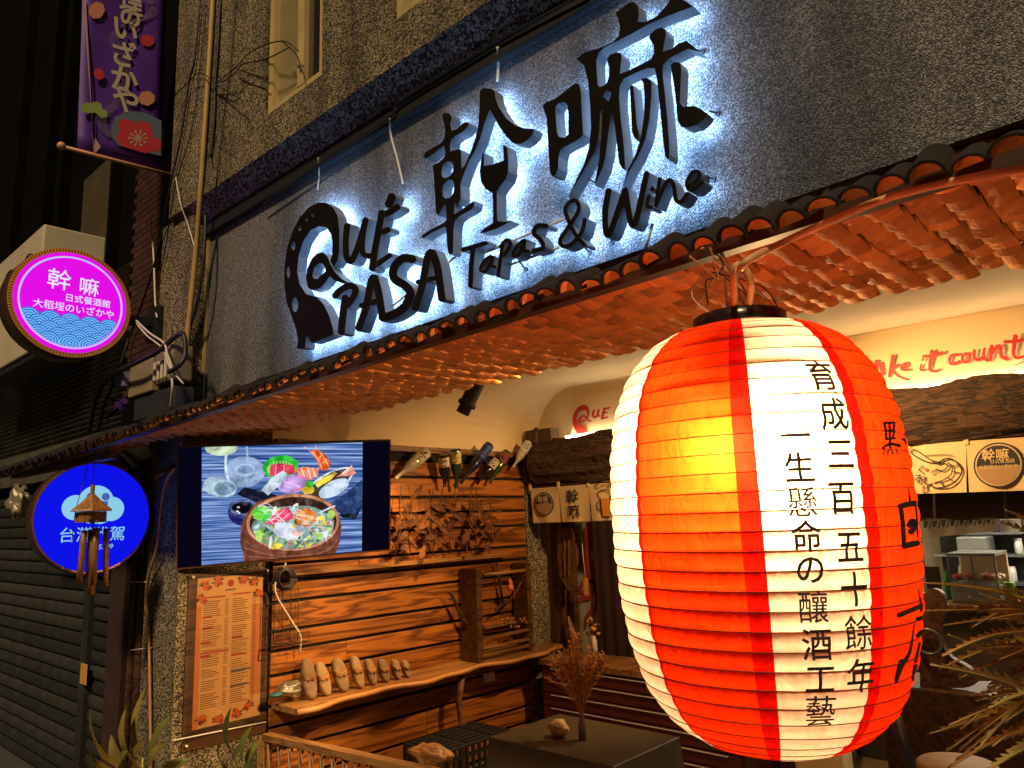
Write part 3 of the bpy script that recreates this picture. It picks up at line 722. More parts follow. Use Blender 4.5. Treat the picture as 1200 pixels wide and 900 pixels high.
G().add([SFN(.0002)(x, y) for x, y in ((b_, b_), (TW-b_, b_), (TW-b_, THH-b_), (b_, THH-b_))], [(0,1,2,3)]).obj('screen_panel', 'scr_dark', tv)
# picture ground: blue-grey planks, done as print on the screen
mt, n_, l_, b__ = newmat('scr_planks'); n_.remove(b__)
tc = n_.new('ShaderNodeTexCoord'); mp = n_.new('ShaderNodeMapping'); mp.inputs['Rotation'].default_value = (0, 0, 0); mp.inputs['Scale'].default_value = (1.6, 1.6, 85.)
nz = n_.new('ShaderNodeTexNoise'); nz.inputs['Scale'].default_value = 1.2; nz.inputs['Detail'].default_value = 5
rp = n_.new('ShaderNodeValToRGB'); cr = rp.color_ramp; cr.elements[0].position = .36; cr.elements[0].color = (.012, .045, .19, 1); cr.elements[1].position = .66; cr.elements[1].color = (.42, .56, .90, 1)
e = cr.elements.new(.5); e.color = (.10, .20, .52, 1)
em = n_.new('ShaderNodeEmission'); em.inputs[1].default_value = .95
l_.new(tc.outputs['Object'], mp.inputs[0]); l_.new(mp.outputs[0], nz.inputs['Vector']); l_.new(nz.outputs[0], rp.inputs[0]); l_.new(rp.outputs[0], em.inputs[0]); l_.new(em.outputs[0], n_['Material Output'].inputs[0])
MATS['scr_0.000_0.000_0.000'] = MATS['scr_planks']
scr('picture_planks', [[(104,105),(1003,85),(998,715),(102,788)]], (0., 0., 0.))
sh = lambda cx, cy, rx, ry, a=0., n=24, w=0.: [(cx+(rx*math.cos(t)*math.cos(a)-ry*math.sin(t)*math.sin(a))*(1+w*math.sin(t*7+cx)), cy+(rx*math.cos(t)*math.sin(a)+ry*math.sin(t)*math.cos(a))*(1+w*math.sin(t*7+cx))) for t in [2*math.pi*i/n for i in range(n)]]
scr('haze_patch', [sh(330,250,110,90)], (.30, .42, .66)); scr('haze_patch', [sh(180,330,70,55,.1)], (.42, .55, .68))
scr('glass_bowl', [sh(205,112,85,44)], (.55, .68, .45)); scr('glass_stem', [[(230,150),(228,220),(240,300),(235,350)]], (.60, .74, .82), stroke=14)
scr('glass_foot', [sh(220,345,68,52)], (.50, .68, .78)); scr('glass_foot_inner', [sh(222,345,54,40)], (.24, .38, .55))
scr('glass_stem', [[(340,105),(345,190)]], (.45, .58, .74), stroke=10); scr('glass_foot', [sh(330,240,56,36)], (.40, .55, .75)); scr('glass_foot_inner', [sh(332,238,42,25)], (.20, .30, .55))
scr('slate_tray', [[(285,380),(330,338),(620,420),(560,470),(420,440)]], (.008, .012, .03)); scr('slate_tray', [[(800,440),(900,380),(998,300),(998,470),(955,525),(870,500)]], (.02, .05, .17)); scr('tray_side', [[(860,500),(955,500),(998,445),(960,532),(880,520)]], (.004, .005, .014))
scr('sauce_dish', [sh(320,485,80,78)], (.01, .015, .13)); scr('dish_rim', [sh(322,455,78,46)], (.10, .14, .36)); scr('dish_sauce', [sh(322,458,62,35)], (.004, .003, .012)); scr('dish_glint', [sh(295,455,8,6), sh(290,478,7,5), sh(300,487,6,5)], (.9, .9, .95))
scr('cucumber_fan', [sh(525,225,100,68,-.1,24,.03)], (.02, .55, .03)); scr('cucumber_flesh', [sh(525,235,78,48)], (.35, .80, .18)); scr('cucumber_lines', [[(470+20*i,175+abs(3-i)*6),(500+10*i,230)] for i in range(7)], (.03, .40, .03), stroke=5)
scr('tuna_slices', [[(460,275),(470,210),(520,203),(600,215),(605,265),(540,270),(500,275)]], (.80, .05, .12)); scr('tuna_lines', [[(500,208),(495,270)],[(545,210),(540,268)]], (.95, .30, .35), stroke=8)
scr('salmon_slices', [[(605,240),(650,222),(740,235),(735,280),(690,300),(630,280)]], (.90, .24, .13)); scr('salmon_lines', [[(640,230),(660,285)],[(675,228),(695,290)],[(705,232),(722,280)]], (1., .72, .62), stroke=7)
scr('prawn_shell', [[(690,135),(720,122),(760,140),(790,165),(815,215),(790,245),(745,245),(735,200),(710,165)]], (.75, .10, .02)); scr('prawn_bands', [[(705,140),(740,190),(760,240)],[(740,130),(775,180),(800,225)],[(760,150),(745,175)],[(785,180),(765,205)]], (1., .38, .16), stroke=9); scr('prawn_feelers', [[(700,140),(670,115),(655,105)],[(730,125),(720,100)]], (.95, .5, .4), stroke=4)
scr('fish_lavender', [sh(585,325,80,54,-.1)], (.62, .38, .82)); scr('fish_pink_edge', [[(625,275),(670,300),(650,345),(600,360)]], (.90, .22, .48), stroke=14); scr('fish_lines', [[(530,310),(590,320),(630,345)],[(525,335),(580,345),(610,362)]], (.75, .55, .92), stroke=6)
scr('fish_pale', [[(420,355),(470,290),(535,245),(562,262),(530,320),(455,388)]], (.60, .76, .86)); scr('fish_lines', [[(450,360),(540,265)],[(440,345),(520,262)]], (.78, .90, .98), stroke=6)
scr('plate_rim', [sh(800,325,165,62,-.52)], (.72, .76, .86)); scr('plate_dark', [sh(803,322,150,50,-.52)], (.06, .05, .05)); scr('plate_white', [sh(830,350,96,44,-.45)], (.62, .76, .92))
scr('lemon', [sh(680,358,36,24)], (.98, .70, .03)); scr('wasabi', [sh(688,325,24,20)], (.05, .60, .05)); scr('roe', [[(720,325),(750,295),(810,270),(825,285),(780,320),(735,345)]], (.95, .78, .05)); scr('prawn_tail', [[(840,285),(900,245),(935,215),(945,245),(962,260),(940,275),(880,280)]], (.98, .36, .26)); scr('tail_lines', [[(870,272),(935,240)],[(880,262),(920,232)]], (1., .72, .62), stroke=6)
scr('egg_roll', [[(775,300),(830,255),(850,262),(800,310)]], (.98, .62, .05))
scr('bowl_side', [[(308,560),(330,500),(400,420),(520,385),(640,378),(740,395),(820,440),(862,510),(875,580),(865,660),(840,730),(600,752),(330,772),(305,660)]], (.16, .045, .022))
for q_ in range(4): scr('bowl_shade', [sh(430+30*q_, 690-6*q_, 120-22*q_, 42-8*q_, .28, 24)], (.19+.035*q_, .055+.014*q_, .028+.008*q_))
scr('bowl_grain', [[(330,690),(480,735),(620,740),(780,715),(850,650)],[(320,640),(400,700)],[(345,740),(500,755)]], (.30, .10, .05), stroke=9)
scr('bowl_rim', [sh(600,545,262,165,-.04,40)], (.62, .26, .13)); scr('bowl_inside', [sh(600,548,245,150,-.04,40)], (.05, .02, .012))
scr('salad_base', [sh(600,572,232,124,-.04,36,.02)], (.22, .36, .30))
for i in range(120):
    a_ = random.uniform(0, 6.28); q = random.uniform(.05, .95)**.7; cx_, cy_ = 600+225*q*math.cos(a_), 572+118*q*math.sin(a_)
    scr('salad_leaf', [sh(cx_, cy_, random.uniform(14, 40), random.uniform(5, 14), random.uniform(0, 3), 10, .1)], random.choice([(.50, .68, .78), (.55, .66, .20), (.16, .40, .10), (.86, .90, .92), (.20, .32, .44), (.80, .58, .08), (.05, .16, .05), (.78, .86, .90), (.60, .30, .25)]))
scr('lettuce', [sh(420,488,50,42,.2,24,.12)], (.06, .58, .03)); scr('lettuce', [sh(400,505,30,22,.2,20,.12), sh(440,470,26,16,.4,20,.12)], (.22, .80, .10))
scr('tuna_chunks', [[(440,545),(500,480),(560,455),(595,490),(590,525),(500,545),(470,560)]], (.85, .07, .18)); scr('tuna_lines', [[(470,535),(545,470)],[(520,535),(575,490)]], (.98, .36, .42), stroke=8)
scr('salmon_roe', [sh(665,515,62,52,.1,26,.06)], (.92, .24, .03)); scr('salmon_roe_light', [sh(645,500,22,14,.4), sh(690,520,20,14), sh(660,545,24,12)], (1., .48, .16))
scr('squid', [sh(565,590,85,48,.1,20,.05)], (.66, .70, .90)); scr('squid_blush', [sh(610,605,30,16,.3)], (.92, .45, .36)); scr('corn', [sh(500,680,36,16,-.2,14,.1), sh(755,520,20,14), sh(600,565,16,12)], (.98, .74, .06)); scr('greens', [sh(735,620,34,22,.6,14,.1), sh(810,500,22,26), sh(405,620,18,34)], (.40, .68, .12))
scr('noodle_strands', [[(350+random.uniform(30, 420), 440+random.uniform(20, 200)) for _ in range(1)]+[] for _ in range(0)] + [[(cx_, cy_), (cx_+random.uniform(20, 60), cy_+random.uniform(-30, 30)), (cx_+random.uniform(60, 130), cy_+random.uniform(-10, 40))] for cx_, cy_ in [(400+30*k % 330, 445+37*k % 200) for k in range(34)]], (.80, .88, .94), stroke=2.6)
scr('chopstick', [[(730,492),(832,450)]], (.55, .70, .80), stroke=10)
G().box((.50, .28, -.13), (.72, .42, -.052), frame=MF).obj('wall_bracket', 'black_paint', tv)
tube('swivel_arm', [to+ux*.61+uy*.35-un*.10, V((SX+.02, 2.75, 1.95))], .022, 'black_paint', tv)

# ================================================================ MENU ON THE PILLAR
mx_ = SX+.006
m0 = P(229.6, 678, X=mx_); mw_, mh_ = .405, .815
mo = V((mx_, 2.005, .703))
menu = thing('menu_board', 'orange printed menu under a clear plastic sheet on the pillar side', 'menu', tuple(mo))
MFN = frame_fn(mo, (0, 1, 0), (0, 0, 1))
flat('menu_paper', (.68, .36, .13), .6, var=.06, scale=5); flat('menu_edge', (.60, .20, .065), .6); flat('menu_text', (.16, .075, .030), .7); flat('menu_red', (.42, .03, .015), .6); flat('menu_dark', (.06, .045, .04), .6); flat('menu_orange', (.60, .12, .02), .6); flat('menu_blue', (.07, .10, .13), .6)
box('backing_panel', (mx_, 1.955, .60), (mx_+.008, 2.452, 1.545), 'dark_wood', menu)
mh0 = .0095
G().add([MFN(mh0)(x, y) for x, y in ((0, 0), (mw_, 0), (mw_, mh_), (0, mh_))], [(0,1,2,3)]).obj('menu_sheet', 'menu_paper', menu)
rect = lambda x0, y0, x1, y1: [(x0, y0), (x1, y0), (x1, y1), (x0, y1)]
def mpr(nm, loops, mat, h): 
    g = G()
    for lp in loops: g.poly([lp], MFN(mh0+h))
    return g.obj(nm, mat, menu)
mpr('menu_border', [rect(0, .0, .03, .66), rect(mw_-.07, .12, mw_, .64)], 'menu_edge', .0004)
tl_ = []
for c0 in (.04, .215):
    y = .68
    while y > .10:
        if random.random() < .9: tl_.append(rect(c0, y, c0+random.uniform(.06, .115), y+.0042)); tl_.append(rect(c0+.128, y, c0+.15, y+.0042))
        y -= .0118
mpr('menu_lines', tl_, 'menu_text', .0008)
mpr('menu_headings', [rect(.05, .70, .17, .708), rect(.215, .706, .33, .714), rect(.035, .59, .09, .60), rect(.035, .53, .10, .54), rect(.03, .45, .09, .462), rect(.03, .395, .20, .404), rect(.215, .46, .28, .47), rect(.215, .36, .31, .37), rect(.03, .375, .09, .39)], 'menu_red', .0012)
mpr('menu_box', [rect(.215, .272, .34, .282), rect(.215, .19, .34, .197)], 'menu_blue', .0012)
g = G(); g2 = G(); g3 = G()
for (cx_, cy_, k) in ((.05, .77, 1), (.35, .77, -1), (.05, .05, 1), (.33, .07, -1), (.12, .79, 1), (.28, .79, -1), (.38, .70, -1), (.03, .70, 1), (.15, .03, 1), (.26, .04, -1)):
    g.poly([sh(cx_, cy_, .035, .022, random.uniform(0, 3), 14, .12)], MFN(mh0+.0014))
    for q in range(5):
        a_ = random.uniform(0, 6.28); g2.poly([sh(cx_+.03*math.cos(a_), cy_+.02*math.sin(a_), .013, .0042, a_, 8)], MFN(mh0+.0018+q*.0002))
    g3.poly([sh(cx_+k*.02, cy_-.012, .012, .010, 0, 9, .2)], MFN(mh0+.0028))
g.obj('print_flowers', 'menu_orange', menu); g2.obj('print_leaves', 'menu_dark', menu); g3.obj('print_petals', 'menu_red', menu)
mpr('menu_seal', [sh(.2, .775, .02, .02)], 'menu_red', .003)
g = G()
for k in range(5): add_stroke(g, [(.168+.014*k, .742), (.172+.014*k, .734), (.176+.014*k, .741)], .004, MFN(mh0+.0032))
g.obj('menu_title', 'menu_dark', menu)
box('plastic_cover', (mx_+.0145, 1.96, .615), (mx_+.0165, 2.448, 1.54), 'pane_glass', menu)
tube('bottom_cord', [P(202, 868, X=mx_+.02), P(312, 846, X=mx_+.02)], .004, 'cable_white', menu, 6)
for q in ((1.975, 1.53), (2.435, 1.53), (1.975, .63)): G().lathe([(.008, 0), (.008, .006), (.003, .009)], (mx_+.0165, q[0], q[1]), (1, 0, 0), 10).obj('cover_screw', 'cable_white', menu)

# ================================================================ SHELF AND WHAT STANDS ON IT
SZ = .765
shf = thing('live_edge_shelf', 'long wavy live edge wooden shelf along the slatted wall', 'shelf', (SX+.04, 3.7, SZ))
n = 40; v = []; f = []
for i in range(n+1):
    y = 2.47+(4.99-2.47)*i/n; dp = .25+.035*math.sin(i*.42+1.0)+.02*math.sin(i*.95)
    if i == n: dp -= .06
    v += [(SX+.04, y, SZ-.035), (SX+.04+dp, y, SZ-.035), (SX+.045+dp, y, SZ), (SX+.04, y, SZ)]
for i in range(n):
    for k in range(4): f.append((i*4+k, i*4+(k+1) % 4, i*4+4+(k+1) % 4, i*4+4+k))
f += [(3, 2, 1, 0), tuple(n*4+k for k in range(4))]
mk('shelf_board', v, f, 'shelf_wood', shf)
v2 = [];
g = G(); pts = [V((p[0]+.004, p[1], SZ-.016)) for p in [v[i*4+2] for i in range(n+1)]]; g.tube(pts, .017, 6)
flat('edge_wood', (.42, .19, .06), .5, var=.2, scale=12); g.obj('shelf_edge', 'edge_wood', shf, True)
tube('branch_leg', [V((SX+.22, 3.83, 0)), V((SX+.23, 3.85, .35)), V((SX+.21, 3.83, .55)), V((SX+.235, 3.85, SZ-.036))], [.03, .026, .024, .028], 'rail_wood', shf)
flat('slipper_sole', (.27, .17, .085), .85, var=.2, scale=25, bump=.3, bscale=140); flat('slipper_strap', (.27, .125, .04), .8, var=.3, scale=40, bump=.4, bscale=120)
sl = [(205, 498, 66, 168), (262, 497, 58, 142), (332, 482, 66, 142), (400, 468, 52, 134), (455, 470, 44, 108), (507, 464, 47, 96), (557, 461, 37, 82), (597, 459, 32, 68)]
nm_ = ['largest tan woven slipper at the left end of the shelf row', 'second slipper from the left, leaning, with a ragged strap', 'third slipper from the left, broad, with an orange brown strap', 'fourth slipper from the left, the tallest standing one in the middle', 'fifth slipper from the left, narrow with a frayed strap', 'sixth slipper from the left with a plain smooth sole', 'seventh slipper from the left, small with a dark strap', 'smallest child size slipper at the right end of the row']
for i, (zx, zy, w_, h_) in enumerate(sl):
    px, py = 300+zx*.2889, 640+zy*.2889; X_ = SX+.13
    c_ = P(px, py, X=X_); hh = h_*.2889/880*(c_-CAM).dot(FW)*.9; ww = w_*.2889/880*(c_-CAM).dot(FW)*.9
    t_ = thing('slipper', nm_[i], 'slipper', (X_, c_.y, SZ), 'slippers along the shelf')
    tilt = [0, .12, .1, .05, .03, .02, 0, -.06][i]
    def sfn(dx): 
        return lambda y, z: V((X_ - .35*z + dx + .04, c_.y + y*math.cos(tilt) + z*math.sin(-tilt), SZ+.003+hh*.5+ (z*math.cos(tilt)+y*math.sin(tilt))))
    lp = [(ww*.5*math.copysign(abs(math.cos(a))**.75, math.cos(a))*(1-.12*(math.sin(a) < 0)*abs(math.sin(a))), hh*.5*math.copysign(abs(math.sin(a))**.85, math.sin(a))) for a in [2*math.pi*k/28 for k in range(28)]]
    v = []; f = []; rings_ = ((.62, .012), (.86, .008), (1., -.004), (1., -.022), (.86, -.034))
    for k_, dx_ in rings_: v += [sfn(dx_)(y_*k_, z_*(k_*.5+.5)) for y_, z_ in lp]
    for r_ in range(4):
        for q in range(28): f.append((r_*28+q, r_*28+(q+1) % 28, (r_+1)*28+(q+1) % 28, (r_+1)*28+q))
    f += [tuple(range(27, -1, -1)), tuple(4*28+q for q in range(28))]
    mk('sole', v, f, 'slipper_sole', t_, True)
    v = []; f = []
    for k in range(9):
        u = -1+2*k/8; xo = .004+.022*math.sqrt(max(0, 1-u*u))
        for zz in (-.02, .02, .10, .14): v.append(sfn(xo if zz in (.02, .10) else xo*.9)(u*ww*.5*1.02, hh*zz+.006*math.sin(k*2.1)))
    for k in range(8):
        for j in range(3): f.append((k*4+j, k*4+4+j, k*4+5+j, k*4+1+j))
    o = mk('strap', v, f, 'slipper_strap', t_, True); md = o.modifiers.new('s', 'SOLIDIFY'); md.thickness = .004
# crumpled shell-like ornament
def lump(name, c, r, mat, sq=(1, 1, 1), rough=.25, seed=0, parent=None, sub=3):
    bm = bmesh.new(); bmesh.ops.create_icosphere(bm, subdivisions=sub, radius=1); rnd = random.Random(seed); ph = [(rnd.uniform(1, 4), rnd.uniform(0, 6)) for _ in range(6)]
    for q in bm.verts:
        p = q.co; d = 1+rough*(math.sin(p.x*ph[0][0]*2+ph[0][1])*math.sin(p.y*ph[1][0]*2+ph[1][1])+.5*math.sin(p.z*ph[2][0]*3+ph[2][1]+p.x*3))
        q.co = V((p.x*sq[0], p.y*sq[1], p.z*sq[2]))*r*d+V(c)
    me = bpy.data.meshes.new(name); bm.to_mesh(me); bm.free(); me.materials.append(MATS[mat])
    for p in me.polygons: p.use_smooth = True
    return link(name, me, parent)
flat('foil', (.33, .29, .20), .25, .6, var=.5, scale=30, bump=.8, bscale=60); flat('pot_blue', (.02, .10, .13), .3)
tag(lump('crumpled_ornament', P(341, 812, X=SX+.14)+V((0, 0, .02)), .055, 'foil', (1, 1.25, .8), .3, 3), 'crumpled silvery ornament on the shelf beside the largest slipper', 'ornament')
tag(lump('small_dish', P(325, 815, X=SX+.14)+V((0, 0, .005)), .03, 'pot_blue', (1, 1.6, .5), .1, 5), 'small dark teal dish at the street end of the shelf', 'dish')
# wire basket with cable hanging below the screen
wb = thing('wire_basket', 'black wire basket with tangled cable hanging under the screen', 'basket', tuple(P(330, 750, X=SX+.06)))
a_ = P(312, 694, X=SX+.07); b_2 = P(349, 750, X=SX+.07)
y0, y1, z1, z0 = a_.y, b_2.y, a_.z, b_2.z
for k in range(5): tube('upright_wire', [(SX+.07, y0+(y1-y0)*k/4, z1), (SX+.07, y0+(y1-y0)*k/4, z0), (SX+.18, y0+(y1-y0)*k/4, z0)], .003, 'cable_black', wb, 5)
for k in range(5): tube('cross_wire', [(SX+.075, y0, z1+(z0-z1)*k/4), (SX+.075, y1, z1+(z0-z1)*k/4)], .003, 'cable_black', wb, 5)
tube('front_wire', [(SX+.18, y0, z0), (SX+.18, y1, z0), (SX+.20, y1, z0+.06), (SX+.20, y0, z0+.06), (SX+.18, y0, z0)], .003, 'cable_black', wb, 5)
wire('cable', [P(335, 660, X=SX+.12), P(322, 690, X=SX+.13), P(340, 725, X=SX+.13), P(352, 745, X=SX+.13), P(351, 765, X=SX+.10)], .006, 'cable_white', 'pale cable dangling over the wire basket below the screen')
g = G()
for k in range(4): g.tube([P(334+ (13-2*k)*math.cos(t), 678+(13-k)*math.sin(t), X=SX+.12+.008*k) for t in [6.28*i/20 for i in range(21)]], .007, 6)
tag(g.obj('cable_coil', 'cable_black', None, True), 'black coiled cable hanging right under the screen', 'cable')
tag(box('wall_outlet', P(566, 800, X=SX+.045), P(578, 786, X=SX+.045)+V((.02, 0, 0)), 'cable_white', None, .004), 'small beige power outlet on the slats below the shelf', 'outlet')
# driftwood branch and carved rack
br = thing('driftwood_branch', 'curved bare driftwood branch fixed to the slats left of the rack', 'branch', tuple(P(560, 735, X=SX+.1)))
bpx = [(525, 693), (531, 700), (538, 716), (546, 730), (558, 736), (566, 735)]
tube('main_branch', spline([P(*q, X=SX+.12) for q in bpx], 4), [.010+.010*i/20 for i in range(21)], 'dark_wood', br)
tube('side_twig', [P(530, 702, X=SX+.12), P(522, 703, X=SX+.14)], [.008, .004], 'dark_wood', br)
rk = thing('wooden_rack', 'small dark wooden display rack with bars standing on the shelf', 'rack', tuple(P(600, 765, X=SX+.2)))
def slab(px0, py0, px1, py1, X0, X1): 
    a = P(px0, py0, X=X1); b = P(px1, py1, X=X1); return (X0, min(a.y, b.y), min(a.z, b.z)), (X1, max(a.y, b.y), max(a.z, b.z))
l0, h0 = slab(558, 667, 579, 768, SX+.06, SX+.24); l0 = (l0[0], l0[1], SZ+.003); box('side_panel', l0, (h0[0], l0[1]+.055, h0[2]), 'dark_wood', rk, .004)
r0, q0 = slab(617, 660, 632, 757, SX+.06, SX+.22); r0 = (r0[0], r0[1], SZ+.003); box('side_panel', r0, (q0[0], r0[1]+.05, q0[2]), 'dark_wood', rk, .004)
ya, yb = l0[1]+.056, r0[1]-.001
for zz, xx in ((SZ+.03, .22), (SZ+.08, .22), (SZ+.03, .09), (SZ+.15, .22), (SZ+.20, .09)): box('cross_bar', (SX+xx-.02, ya, zz), (SX+xx, yb, zz+.022), 'shelf_wood', rk, .003)
tube('top_pole', [P(566, 674, X=SX+.2), P(628, 667, X=SX+.2)], .014, 'shelf_wood', rk)
for a, b in (((582, 660), (590, 712)), ((611, 655), (612, 700))): tube('hook_twig', [P(*a, X=SX+.09), P(*b, X=SX+.09)], .009, 'dark_wood', rk)
tube('hook_twig', spline([P(580, 715, X=SX+.15), P(600, 700, X=SX+.15), P(612, 680, X=SX+.15)], 4), .008, 'dark_wood', rk)
flat('gourd', (.62, .17, .03), .4, var=.2, scale=20); flat('red_cord', (.45, .03, .01), .6)
gd = thing('gourd', 'small orange gourd with a red tassel hanging on the rack', 'gourd', tuple(P(598, 690, X=SX+.21)))
gc = P(598, 688, X=SX+.21)
G().lathe([(.002, 0), (.022, .008), (.028, .026), (.020, .044), (.011, .052), (.017, .062), (.018, .074), (.010, .086), (.003, .09), (.002, .105)], gc-V((0, 0, .03)), (0, 0, 1), 16).obj('gourd_body', 'gourd', gd, True)
tube('tassel', [gc+V((.0, .03, .03)), gc+V((.01, .035, -.10))], .004, 'red_cord', gd, 6)
figs = thing('dried_bundle', 'little bundle of dried twigs and pods lying on the rack bars', 'ornament', tuple(P(605, 735, X=SX+.2)))
for k in range(14):
    a = P(588+k*2.2, 730+random.uniform(-6, 6), X=SX+.2); lump('pod', a, .012, 'gourd' if k % 3 == 0 else 'shelf_wood', (1, 1, 1.3), .2, k, figs, 1)
    tube('twig', [a, a+V((random.uniform(-.03, .03), random.uniform(-.06, .06), random.uniform(.02, .07)))], .002, 'dark_wood', figs, 4)

# ---------------------------------------------------------------- upturned bottles above the ledge
flat('glass_black', (.012, .010, .009), .12); flat('glass_green', (.02, .05, .018), .12); flat('glass_clear', (.42, .38, .28), .12, spec=.8); flat('glass_blue', (.012, .014, .05), .12)
flat('label_cream', (.62, .54, .36), .6, var=.2, scale=40); flat('label_yellow', (.50, .44, .12), .6, var=.2, scale=40); flat('label_blue', (.02, .05, .30), .5); flat('label_red', (.24, .05, .03), .6); flat('label_silver', (.60, .62, .62), .35)
BX = SX+.17
def bottle(base, neck, glass_, label_, rad, lab):
    b = P(*base, X=BX); nk = P(*neck, X=BX-.06); ax = nk-b; Ln = ax.length; t = thing('bottle', lab, 'bottle', tuple(nk), 'upturned bottles above the leafy stems')
    G().lathe([(.001, 0), (rad*.85, 0), (rad, .008), (rad, Ln*.52), (rad*.92, Ln*.58), (rad*.45, Ln*.74), (rad*.32, Ln*.82), (rad*.30, Ln*.97), (rad*.36, Ln*.975), (rad*.36, Ln)], b, ax, 20).obj('glass_body', glass_, t, True)
    G().lathe([(rad+.0012, Ln*.06), (rad+.0012, Ln*.36)], b, ax, 20, cap=False).obj('paper_label', label_, t, True)
    g = G(); bb = ax.normalized(); sd_ = (CAM-b); sd_ = (sd_-bb*sd_.dot(bb)).normalized(); wdt = bb.cross(sd_)
    def cyl(x, y): a = x/rad; return b+bb*(Ln*.21-y)+(sd_*math.cos(a)+wdt*math.sin(a))*(rad+.003)
    for k in range(3):
        for q in range(3): u_ = rad*random.uniform(-.4, .4); w__ = (1-k)*rad*.7+rad*random.uniform(-.25, .25); add_stroke(g, [(u_-rad*.3, w__), (u_, w__+rad*random.uniform(-.2, .2)), (u_+rad*.25, w__-rad*.15)], rad*.14, cyl)
    g.obj('label_text', 'ink', t)
bottle((501, 529), (463, 561), 'glass_clear', 'label_cream', .042, 'clear bottle lying most steeply tilted next to the screen')
bottle((520, 533), (521, 570), 'glass_black', 'label_cream', .040, 'dark upturned bottle with a cream label, left of the green topped one')
bottle((534, 526), (535, 572), 'glass_green', 'label_yellow', .040, 'green bottomed upturned bottle with a yellowish label')
bottle((574, 521), (540, 566), 'glass_blue', 'label_blue', .040, 'tilted dark bottle with a bright blue label')
bottle((583, 538), (559, 567), 'glass_black', 'label_cream', .034, 'tilted black bottle with a white label beside the log end')
bottle((595, 529), (574, 566), 'glass_green', 'label_red', .036, 'tilted green bottle with a red label beside the log end')
bottle((620, 518), (601, 548), 'glass_clear', 'label_silver', .034, 'clear silver labelled bottle resting against the log top')
# ---------------------------------------------------------------- dried leafy stems below the bottles
wood('dry_leaf', (.075, .024, .006), (.17, .062, .016), 1, 10., .95, .1, 2.)
def leaf_mesh(name, L_, W_, mat, n=6, bend=.25, fold=.18):
    v = []; f = []
    for i in range(n+1):
        t = i/n; w = W_*math.sin(math.pi*min(t*.93+.05, 1))**.8; zb = -bend*L_*t*t
        v += [(-w, L_*t, zb+fold*w), (0, L_*t, zb), (w, L_*t, zb+fold*w)]
    for i in range(n): f += [(i*3, i*3+1, i*3+4, i*3+3), (i*3+1, i*3+2, i*3+5, i*3+4)]
    me = bpy.data.meshes.new(name); me.from_pydata(v, [], f); me.materials.append(MATS[mat])
    for p in me.polygons: p.use_smooth = True
    return me
dlm = [leaf_mesh('leaf', .12, .028, 'dry_leaf'), leaf_mesh('leaf', .11, .025, 'dry_leaf', bend=.5), leaf_mesh('leaf', .13, .022, 'dry_leaf', bend=-.3)]
def orient(loc, d, upv, roll=0., s=1.):
    d = V(d).normalized(); x = d.cross(V(upv)); x = x.normalized() if x.length > 1e-4 else d.orthogonal().normalized(); z_ = x.cross(d)
    mt_ = Matrix(((x.x, d.x, z_.x, loc[0]), (x.y, d.y, z_.y, loc[1]), (x.z, d.z, z_.z, loc[2]), (0, 0, 0, 1)))
    return mt_ @ Matrix.Rotation(roll, 4, 'Y') @ Matrix.Scale(s, 4)
ords = ['first', 'second', 'third', 'fourth', 'fifth', 'sixth', 'seventh', 'eighth']
for k, (xb, xt) in enumerate(((462, 470), (482, 478), (497, 503), (507, 520), (527, 533), (545, 552), (560, 558), (573, 572))):
    b = P(xb, 652-k*.5, X=SX+.10); tp = P(xt, 572+random.uniform(-6, 8), X=SX+.13)
    t = thing('dried_leafy_branch', f'{ords[k]} dried brown leafy stem from the screen, on the slatted wall', 'dried stem', tuple(b), 'dried leafy stems on the slats')
    pts = spline([b, b.lerp(tp, .35)+V((.01, random.uniform(-.03, .03), 0)), b.lerp(tp, .7)+V((.02, random.uniform(-.03, .03), 0)), tp], 4); tube('stalk', pts, .0045, 'dark_wood', t, 5)
    for j in range(8):
        p = pts[min(2+j, len(pts)-1)]; sgn = 1 if j % 2 else -1
        inst('leaf', random.choice(dlm), orient(p, V((random.uniform(.05, .5), sgn*random.uniform(.5, 1), random.uniform(-1.3, .9))), V((1, 0, .3)), random.uniform(-.8, .8), random.uniform(.75, 1.15)), t)

# ================================================================ BACK OF THE RECESS
lg = thing('log_beam', 'thick dark bark-covered log beam across the back of the recess', 'beam', (-2, 4.86, 2.05))
v = []; f = []; n = 150; sg = 24; x0_, x1_ = -4.22, 1.6; rnd = random.Random(4)
for i in range(n+1):
    x = x0_+(x1_-x0_)*i/n; ez = .175+.02*math.sin(i*.11)+.012*math.sin(i*.37+1); ey = .15+.015*math.sin(i*.2+2)
    if i == 0: ez *= .82; ey *= .82
    for k in range(sg):
        a = 2*math.pi*k/sg; j = 1+.07*math.sin(k*3.1+i*.13+math.sin(i*.2)*1.5)+.05*math.sin(k*5.3+i*.31)+.03*rnd.uniform(-1, 1)
        v.append((x, 4.86+ey*j*math.cos(a), 2.235+.02*i/n*1.2+ez*j*math.sin(a)+.055*(x+4.3)/3.4))
for i in range(n):
    for k in range(sg): f.append((i*sg+k, i*sg+(k+1) % sg, (i+1)*sg+(k+1) % sg, (i+1)*sg+k))
f.append(tuple(range(sg-1, -1, -1)))
mk('log_body', v, f, 'bark', lg, False)
